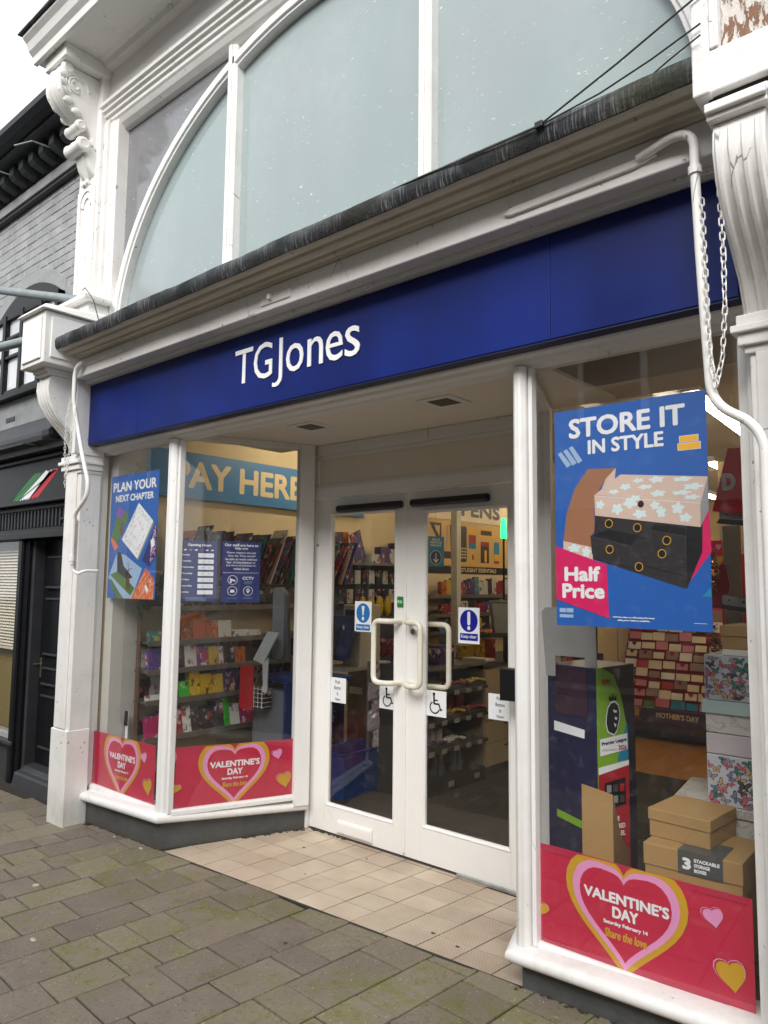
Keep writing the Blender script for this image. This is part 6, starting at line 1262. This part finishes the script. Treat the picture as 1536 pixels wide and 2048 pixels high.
# side cheek facing the right
side = empty('side_panel', (.247, 0, 0), R(90)+R(-20), PS)
ck = [(0, .16), (.16, .16), (.16, .80), (.155, 1.0), (.13, 1.12), (.09, 1.22), (.03, 1.25), (0, 1.25)]
build('cheek', MB().prism(ck, 0, .004), INK['lime'], side); print_(side, [(0, .16), (.16, .16), (.16, .84), (0, .81)], INK['red'], -.002); print_(side, [(0, .81), (.16, .84), (.16, .86), (0, .84)], INK['white'], -.003); print_(side, [(.10, .86), (.16, .86), (.16, .97), (.155, 1.02)], INK['teal'], -.0015)
hd = [(.055, .985), (.085, .972), (.10, .99), (.105, 1.01), (.112, 1.03), (.115, 1.06), (.108, 1.09), (.09, 1.105), (.07, 1.10), (.055, 1.08), (.048, 1.05), (.045, 1.02), (.05, 1.0)]
print_(side, [(.08+(a-.08)*1.12, 1.04+(b-1.04)*1.10) for a, b in hd], INK['white'], -.002); print_(side, hd, INK['black'], -.003); print_(side, [(.06, 1.112), (.062, 1.135), (.072, 1.122), (.08, 1.142), (.088, 1.122), (.1, 1.135), (.1, 1.112)], INK['black'], -.003)
for q in ([(.08, 1.075), (.10, 1.07), (.10, 1.062), (.085, 1.062)], [(.09, 1.045), (.102, 1.04), (.098, 1.03), (.088, 1.035)], [(.082, 1.02), (.097, 1.012), (.09, 1.0)]): print_(side, q, INK['white'], -.004)
print_(side, [(.01, .885), (.155, .905), (.155, .972), (.01, .955)], INK['white'], -.0025); text(side, 'Premier League', .018, .15, .93, .95, INK['black'], -.0035, bold=.0008, rot=.1); text(side, '2026', .105, .15, .905, .925, INK['red'], -.0035, bold=.001); text(side, 'Official Stickers', .02, .095, .905, .915, INK['grey'], -.0035)
text(side, 'TOPPS', .02, .07, 1.18, 1.203, INK['red'], -.0025, bold=.0012); print_(side, [(.03, .66), (.14, .68), (.14, .79), (.03, .775)], INK['black'], -.003)
for i in range(3):
    for j in range(2): print_(side, rect(.04+.034*i, .064+.034*i, .69+.045*j, .72+.045*j), [INK['red'], INK['grey'], INK['dkgrey']][(i+j) % 3], -.004)
for k, (s_, w) in enumerate((('RARE', .05), ('NUMBERED', .11), ('PARALLEL', .11))): text(side, s_, .08-w/2, .08+w/2, .615-.03*k, .635-.03*k, INK['white'], -.003, bold=.001)
tag(build('blank_header_card', MB().prism([(0, .0), (.045, .0), (.045, .09), (.185, .09), (.185, .0), (.24, .0), (.235, .28), (.22, .30), (.0, .30), (-.02, .28), (-.02, .25)], 0, .004), mat('grey_card', (.34, .34, .32), .6)), 'blank grey card header slotted on top of the sticker stand', 'card').location = (2.37, .40, 1.20)
KR = mat('kraft_cardboard', (.345, .21, .08), .75, .05, 3, .15, 120)
def lidded(name, label, cat, x0, x1, y0, y1, z0, h, lid, m, ml, rz=0, grp=None):
    o = thing(name, label, cat, ((x0+x1)/2, (y0+y1)/2, z0), rz, grp); w, d = (x1-x0)/2, (y1-y0)/2
    build('base', MB().box(-w+.004, w-.004, -d+.004, d-.004, 0, h-.003), m, o, .002)
    l = build('lid', MB().box(-w, w, -d, d, h-lid, h), ml, o, .003); return o
K1 = lidded('kraft_storage_box', 'large kraft lidded storage box with grey size label low in the right window', 'storage box', 2.90, 3.235, .13, .42, .33, .345, .075, KR, KR, R(2))
pl_ = ink('label_grey', (72, 74, 72)); s = print_(K1, rect(-.045, .105, .27, .347), pl_, -.1465, 'label_print'); print_(K1, rect(-.045, .105, 0, .0), pl_, 0) if False else None
build('label_wrap', MB().box(-.045, .105, -.146, .0, .3455, .3462), pl_, K1); text(K1, '3', -.03, .0, .285, .325, INK['white'], -.1478, bold=.003)
for k, s_ in enumerate(('STACKABLE', 'STORAGE', 'BOXES')): text(K1, s_, .010, .095 if k == 0 else .075-.012*k, .315-.017*k, .327-.017*k, INK['white'], -.1478, bold=.0008)
K2 = lidded('kraft_storage_box', 'smaller kraft lidded box resting on the large kraft box', 'storage box', 2.90, 3.13, .20, .45, .676, .10, .042, KR, KR, R(-4))
o = thing('magazine_file', 'tall open kraft magazine file standing before the sticker stand', 'magazine file', (2.63, .20, .24), R(12))
build('front', MB().prism([(0, 0), (.12, 0), (.12, .55), (0, .575)], 0, .004), KR, o, .001); build('side', MB().prism([(.004, 0), (.30, 0), (.30, .25), (.14, .36), (.004, .55)], .116, .12, 'x'), KR, o, .001); build('side', MB().prism([(.004, 0), (.30, 0), (.30, .25), (.14, .36), (.004, .575)], 0, .004, 'x'), KR, o, .001); build('base', MB().box(.004, .116, .004, .3, 0, .004), KR, o)
# butterfly print boxes
INK.update(wing_rose=ink('wing_rose', (176, 96, 112)), wing_green=ink('wing_green', (62, 112, 104)), wing_slate=ink('wing_slate', (104, 112, 138)), wing_sand=ink('wing_sand', (176, 150, 118)))
def bfly(parent, x0, x1, z0, z1, n, seed, y=-.001, ry=None):
    q = random.Random(seed); groups = {}
    nc = 5; nr = max(2, round(n/nc/1.2)); i = 0
    for r_ in range(nr):
        for k_ in range(nc):
            i += 1; c = q.choice(['wing_rose', 'dkgrey', 'wing_green', 'grey', 'wing_slate', 'wing_rose', 'wing_slate', 'wing_sand']); b = groups.setdefault(c, MB()); k = groups.setdefault('black', MB())
            x = x0+(x1-x0)*(k_+.5+q.uniform(-.3, .3)+(.25 if r_ % 2 else -.25))/nc; z = z0+(z1-z0)*(r_+.5+q.uniform(-.25, .25))/nr; s, a = q.uniform(.010, .019), q.uniform(-1.2, 1.2)
            for (ex, ez, rx, rz_, an) in ((-.75, .42, .85, .42, -.6), (.55, .5, .8, .36, .9), (-.5, -.35, .5, .30, .5), (.42, -.32, .5, .28, -.7)):
                for bb, kk, dy in ((k, 1.2, 0), (b, .92, -.0003)):
                    P = [(rx*kk*math.cos(t), rz_*kk*math.sin(t)) for t in [2*math.pi*j/9 for j in range(9)]]
                    P = [(ex+u*math.cos(an)-v*math.sin(an), ez+u*math.sin(an)+v*math.cos(an)) for u, v in P]
                    P = [(x+s*(u*math.cos(a)-v*math.sin(a)), z+s*(u*math.sin(a)+v*math.cos(a))) for u, v in P]; bb.poly(clip(P, z0, z1, x0, x1), y+dy-.00004*(i % 7)-.00001*(ex > 0))
    for c, b in groups.items(): build('print', b, INK[c], parent, fix=False)
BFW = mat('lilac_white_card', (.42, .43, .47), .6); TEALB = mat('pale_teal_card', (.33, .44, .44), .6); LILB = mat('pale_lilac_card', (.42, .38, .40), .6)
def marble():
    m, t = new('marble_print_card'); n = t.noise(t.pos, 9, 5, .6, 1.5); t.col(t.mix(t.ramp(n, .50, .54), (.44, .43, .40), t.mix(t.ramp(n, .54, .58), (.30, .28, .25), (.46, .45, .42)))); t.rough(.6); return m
MAR = marble(); SX0, SX1, SY0, SY1 = 3.03, 3.30, .46, .74
def stackbox(label, z0, z1, m, fly=0, lid=None, dx=0):
    o = thing('storage_box', label, 'storage box', (SX0+dx, SY0, 0), 0, 'stacked patterned storage boxes'); w = SX1-SX0
    build('body', MB().box(0, w, 0, SY1-SY0, z0+.001, z1-.001), m, o, .003)
    if lid: build('lid', MB().box(-.012, w+.01, -.01, SY1-SY0+.01, z1-lid[0], z1), lid[1], o, .003)
    if fly: bfly(o, .004, w-.004, z0+.006, z1-.006, fly, int(z0*100), -.0012)
    return o
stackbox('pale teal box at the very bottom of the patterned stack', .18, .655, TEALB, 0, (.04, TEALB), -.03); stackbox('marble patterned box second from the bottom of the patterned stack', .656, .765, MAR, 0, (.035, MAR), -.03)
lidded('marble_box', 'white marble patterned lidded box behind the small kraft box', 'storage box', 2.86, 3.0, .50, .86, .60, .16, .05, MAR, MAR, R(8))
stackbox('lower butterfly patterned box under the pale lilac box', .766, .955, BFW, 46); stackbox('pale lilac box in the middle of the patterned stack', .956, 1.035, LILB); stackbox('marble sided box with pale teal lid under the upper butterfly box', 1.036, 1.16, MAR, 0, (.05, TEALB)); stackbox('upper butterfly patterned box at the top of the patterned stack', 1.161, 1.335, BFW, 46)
o = thing('kraft_storage_box', 'small kraft lidded box on the topmost shelf at the right window edge', 'storage box', (3.10, .46, 1.36)); build('base', MB().box(0, .25, 0, .26, 0, .055), KR, o, .002); build('lid', MB().box(-.006, .256, -.006, .266, .05, .09), KR, o, .002); build('shelf', MB().box(-.0, .30, 0, .28, -.024, -.001), STEELW, o)
tag(build('window_upright', MB().box(3.305, 3.335, .30, .36, .16, 2.5), mat('grey_upright', (.36, .35, .31), .6)), 'pale grey upright board just inside the right window edge', 'upright')
# red hanging sign D..., hearts card, bracket, garland
o = thing('hanging_red_sign', 'tilted dark red sign with a white capital letter at the right window edge', 'sign', (2.955, .9, 0)); build('plate', MB().prism([(-.01, 1.94), (.30, 1.90), (.32, 2.20), (.065, 2.222)], 0, .006), ink('bright_sign_red', (226, 24, 38)), o); text(o, 'D', .035, .095, 2.03, 2.11, INK['white'], -.002, bold=.006); print_(o, ellipse(.14, 2.05, .018, .03, 10), INK['gold'], -.002); text(o, 'SPEND OVER TEN POUNDS', .01, .13, 1.985, 1.993, INK['black'], -.002) if False else None
for z in (1.90, 1.515):
    o = thing('shelf_bracket', 'perforated steel bracket %s at the right window edge' % ('just under the red sign' if z > 1.8 else 'lower down beside the poster corner'), 'bracket', (2.97, .92, z)); build('arm', MB().hexa([(0, 0, .01), (.3, 0, -.03), (.3, .01, -.03), (0, .01, .01), (0, 0, .045), (.3, 0, .01), (.3, .01, .01), (0, .01, .045)]), mat('brushed_steel', (.35, .35, .34)), o)
    for k in range(4): build('hole', MB().lathe([(.005, -.001), (.005, -.0002)], (.03+.06*k, 0, .025-.007*k), 8, 'y'), INK['black'], o)
    build('plate', MB().hexa([(-.015, 0, -.012), (.3, 0, -.055), (.3, .06, -.055), (-.015, .06, -.012), (0, 0, .008), (.3, 0, -.032), (.3, .06, -.032), (0, .06, .008)]), SHELFD, o)
tag(build('display_post', MB().box(2.60, 2.70, 2.2, 2.24, .02, 1.98), mat('grey_post', (.16, .155, .14), .5), bevel=.01), 'grey rounded display post behind the right window', 'post')
o = thing('gift_wall', 'cream and red display wall deep behind the right window', 'display board', (2.35, 3.0, 0)); build('upper', MB().box(0, 1.0, 0, .03, 1.83, 2.5), mat('ochre_wall', (.40, .30, .17), .7), o); build('lower', MB().box(0, 1.0, 0, .03, .1, 1.829), INK['red'], o)
o = thing('heart_card', 'red hanging card with pink and gold hearts beside the storage poster', 'card', (2.44, 2.48, 0)); build('card', MB().box(0, .11, 0, .004, 1.70, 1.90), INK['rose'], o); print_(o, heart(.055, 1.875, 1.835, .035, 18), INK['lilac'], -.002); print_(o, heart(.055, 1.80, 1.735, .055, 18), INK['gold'], -.002)
b = MB(); q = random.Random(5)
for k in range(420):
    t = k/420; x = 2.73+.03*math.sin(t*9); z = 1.78-.56*t; a, e = q.uniform(0, 6.3), q.uniform(-.8, .8); l = q.uniform(.02, .042); dx, dy, dz = l*math.cos(a)*math.cos(e), l*math.sin(a)*math.cos(e), l*math.sin(e)
    b.add([(x, 1.5, z), (x+dx, 1.5+dy, z+dz), (x+dx+.003, 1.5+dy, z+dz+.006), (x+.003, 1.5, z+.006)], [(0, 1, 2, 3)])
tag(build('tinsel_garland', b, mat('copper_tinsel', (.42, .24, .14), .25, .2, 40, metal=.8), fix=False), 'copper tinsel garland hanging beside the storage poster', 'garland')
o = build('red_knit_ribbon', MB().prism([(0, 0), (.05, -.02), (.09, .10), (.07, .22), (.02, .20), (-.02, .08)], 0, .01), INK['red']); o.location = (2.72, 1.6, 1.50); tag(o, 'dark red ribbon roll hanging by the copper tinsel', 'ribbon')
tag(build('red_pipe', MB().tube([(2.18, 1.0, .2), (2.18, 1.0, 2.38), (2.26, 1.0, 2.50)], .02, 8), INK['red'], smooth=True), 'dark red pipe rising just inside the splayed frame of the right window', 'pipe')
# greetings card rack facing the street
cr_ = thing('card_rack', 'tiered red and white greetings card rack facing the right window', 'card rack', (.60, 5.25, 0))
RW = 1.75; build('back', MB().box(0, RW, .55, .57, .02, 1.75), ink('rack_red', (150, 16, 26)), cr_); build('side', MB().box(-.02, 0, .0, .57, .12, 1.75), mat('rack_cream', (.42, .34, .24), .6), cr_); build('plinth', MB().box(.02, RW, .05, .5, .02, .11), SHELFD, cr_); build('bottom_shelf', MB().box(-.02, RW, -.12, .5, .11, .19), mat('rack_dark', (.06, .03, .03), .4), cr_)
build('front_sign', MB().box(0, RW, -.125, -.10, .20, .345), ink('mothers_purple', (120, 70, 96)), cr_); print_(cr_, rrect(.27, 1.13, .205, .342, .05, 4), ink('sign_plum', (66, 40, 62)), -.128); text(cr_, "MOTHER\u2019S DAY", .44, .87, .255, .31, INK['cream'], -.131, bold=.003)
print_(cr_, rect(.10, .18, .21, .34), INK['orange'], -.127); print_(cr_, rect(.19, .26, .25, .34), INK['gold'], -.127)
q = random.Random(11); cid = 0; cm = {}
INK.update(dcream=ink('card_cream', (226, 208, 180)), dwhite=ink('card_white', (232, 228, 220)), dblush=ink('card_blush', (150, 118, 104)), dred=ink('card_red', (180, 22, 34)), dlilac=ink('card_pink', (205, 120, 140)))
for r_ in range(13):
    z = .37+.095*r_; y = -.08+.048*r_; t_ = build('tier', MB().box(0, RW, y+.012, y+.02, z-.06, z+.03), ink('rack_red', (150, 16, 26)), cr_); xx = .02
    while xx < RW-.16:
        w = q.choice([.115, .125, .14]); h = q.choice([.08, .10, .12, .14]) if r_ > 7 else q.choice([.065, .075, .085])
        c = q.choice(['dcream', 'dcream', 'dwhite', 'dblush', 'dred', 'dcream', 'dlilac']) if r_ < 8 else q.choice(['dred', 'dcream', 'charcoal', 'dred', 'dwhite', 'dblush'])
        if r_ == 0: c = q.choice(['dcream', 'teal', 'green', 'dwhite', 'dlilac'])
        if xx < 1.15:
            key = (round(w, 2), h)
            if key not in cm: cm[key] = build('greeting_card', MB().hexa([(0, 0, 0), (w, 0, 0), (w, .003, 0), (0, .003, 0), (0, .02, h), (w, .02, h), (w, .023, h), (0, .023, h)]), INK[c], cr_); o = cm[key]
            else: o = bpy.data.objects.new('greeting_card', cm[key].data); COL.objects.link(o); o.parent = cr_
            o.location = (xx, y-.012, z-.02+q.uniform(-.01, .01))
            if o is not cm[key]: o.material_slots[0].link = 'OBJECT'; o.material_slots[0].material = INK[c]
            if q.random() < .28:
                if 'hm' not in cm: cm['hm'] = build('print', MB().poly(heart(0, .045, .0, .05, 14)), INK['red'], o, fix=False); pz_ = cm['hm']
                else: pz_ = bpy.data.objects.new('print', cm['hm'].data); COL.objects.link(pz_); pz_.parent = o
                pz_.location = (w/2, .003, h*.45); pz_.rotation_euler = (R(-9), 0, 0)
        xx += w+.015
# dark rack of bags left of the card rack
o = thing('gift_bag_rack', 'dark rack of hanging gift bags beside the card rack', 'display rack', (.35, 4.6, 0), R(25)); build('back', MB().box(0, .28, .1, .12, .02, 1.7), SHELFD, o)
for k, (x, z, c) in enumerate(((.02, 1.12, 'white'), (.14, 1.14, 'white'), (.05, .90, 'pink'), (.0, .70, 'dark'), (.16, .74, 'blue'), (.05, .50, 'white'), (.02, .30, 'dark'), (.16, .52, 'teal'))): build('gift_bag', MB().box(x, x+.11, .0, .05, z, z+.15), CV[c], o, .004)
row([(.25, 1.5, ['dark', 'white', 'dark', 'teal', 'dark', 'white', 'dark', 'dark', 'blue'][i], 'stocked bay') for i in range(9)], (.2, 8.2, .1), 0, 'the back wall of the shop', 0, 'stock_bay', 'display', group='stocked bays on the back wall', depth=.3, end='left')
# ================================================================== ACROSS THE STREET (seen in the glass)
OW = mat('pale_render', (.34, .33, .30), .8, .08, 1.2); OG = mat('red_brick_far', (.20, .11, .08), .85, .15, 3); DG = mat('dark_far_glass', (.05, .06, .07), .1)
def terrace(x0, x1, h, m, label, wins, gable=False, shopc=None):
    o = thing('terrace_house', label, 'building', group='buildings across the street'); yb, yf = -15.0, -9.2
    b = MB().box(x0, x1, yb, yf, -.3, h); build('wall', b, m, o)
    if gable: build('roof', MB().prism([(x0-.1, h), (x1+.1, h), ((x0+x1)/2, h+gable)], yb, yf+.1, 'y'), SLATE, o)
    else: build('roof', MB().prism([(yf+.25, h), (yb, h), ((yf+yb)/2, h+2.0)], x0, x1, 'x'), SLATE, o)
    for (wx, wz, ww, wh) in wins:
        f = build('window', MB().box(wx-.12, wx+ww+.12, yf+.001, yf+.07, wz-.12, wz+wh+.12), WHITE, o, .01); build('pane', MB().box(wx, wx+ww, yf+.071, yf+.078, wz, wz+wh), DG, f)
        build('glazing_bar', MB().box(wx, wx+ww, yf+.079, yf+.095, wz+wh/2-.02, wz+wh/2+.02), WHITE, f)
    if shopc: build('shopfront', MB().box(x0+.3, x1-.3, yf+.001, yf+.15, -.1, 2.9), shopc, o); build('shop_window', MB().box(x0+.7, x1-.7, yf+.151, yf+.16, .6, 2.3), DG, o)
terrace(-3.2, 3.4, 7.2, OW, 'pale rendered house straight across the street with white sashes', [(-1.66, 4.45, 1.0, 1.05), (.9, 4.45, 1.0, 1.05)], shopc=DARKGREY)
terrace(-9.5, -3.3, 7.8, OG, 'brick house across the street beyond the pale one', [(-8.6, 4.2, 1, 1.5), (-6.0, 4.2, 1, 1.5)], shopc=BLACKP)
terrace(-13.5, -9.6, 7.2, OW, 'narrow pale house across the street', [(-12.2, 4.2, 1, 1.5)], shopc=DARKGREY)
terrace(-21, -13.6, 8.9, mat('green_grey_far', (.16, .20, .17), .8), 'gabled grey green house far along the street', [(-19, 4.5, 1, 1.5), (-16.5, 4.5, 1, 1.5)], gable=2.2)
terrace(3.5, 12, 7.0, OG, 'brick house across the street to the right', [(5, 4.2, 1, 1.5), (8.5, 4.2, 1, 1.5)], shopc=DARKGREY)
# parked silver car across the road, mirrored in the shop windows
car = thing('parked_car', 'silver hatchback parked on the far side of the street', 'car', (-8.5, -7.4, -.16)); CP = mat('silver_car_paint', (.42, .43, .44), .25, .02, metal=.3)
prf = [(-2.1, .25), (-2.05, .62), (-1.95, .78), (-1.1, .92), (-.55, 1.42), (.9, 1.46), (1.55, 1.05), (2.0, .92), (2.1, .6), (2.05, .25)]
build('body', MB().prism(prf, -.86, .86, 'y'), CP, car, .06)
for s_ in (-.865, .865): build('side_window', MB().prism([(-1.0, .95), (-.5, 1.36), (.85, 1.40), (1.35, 1.04)], s_-.004, s_+.004, 'y'), DG, car)
for x in (-1.35, 1.3):
    for y in (-.87, .87): w = build('wheel', MB().lathe([(.31, -.09), (.33, -.05), (.33, .05), (.31, .09), (.1, .095)], (x, y, .33), 20, 'y'), mat('tyre', (.02, .02, .02), .8), car, smooth=True); build('rim', MB().lathe([(.2, -.1), (.2, .1)], (x, y, .33), 14, 'y'), CP, w)
for y in (-.6, .6): build('headlight', MB().ball((-2.05, y, .66), (.08, .16, .08), 10, 6), mat('lamp_lens', (.6, .6, .6), .1), car, smooth=True)
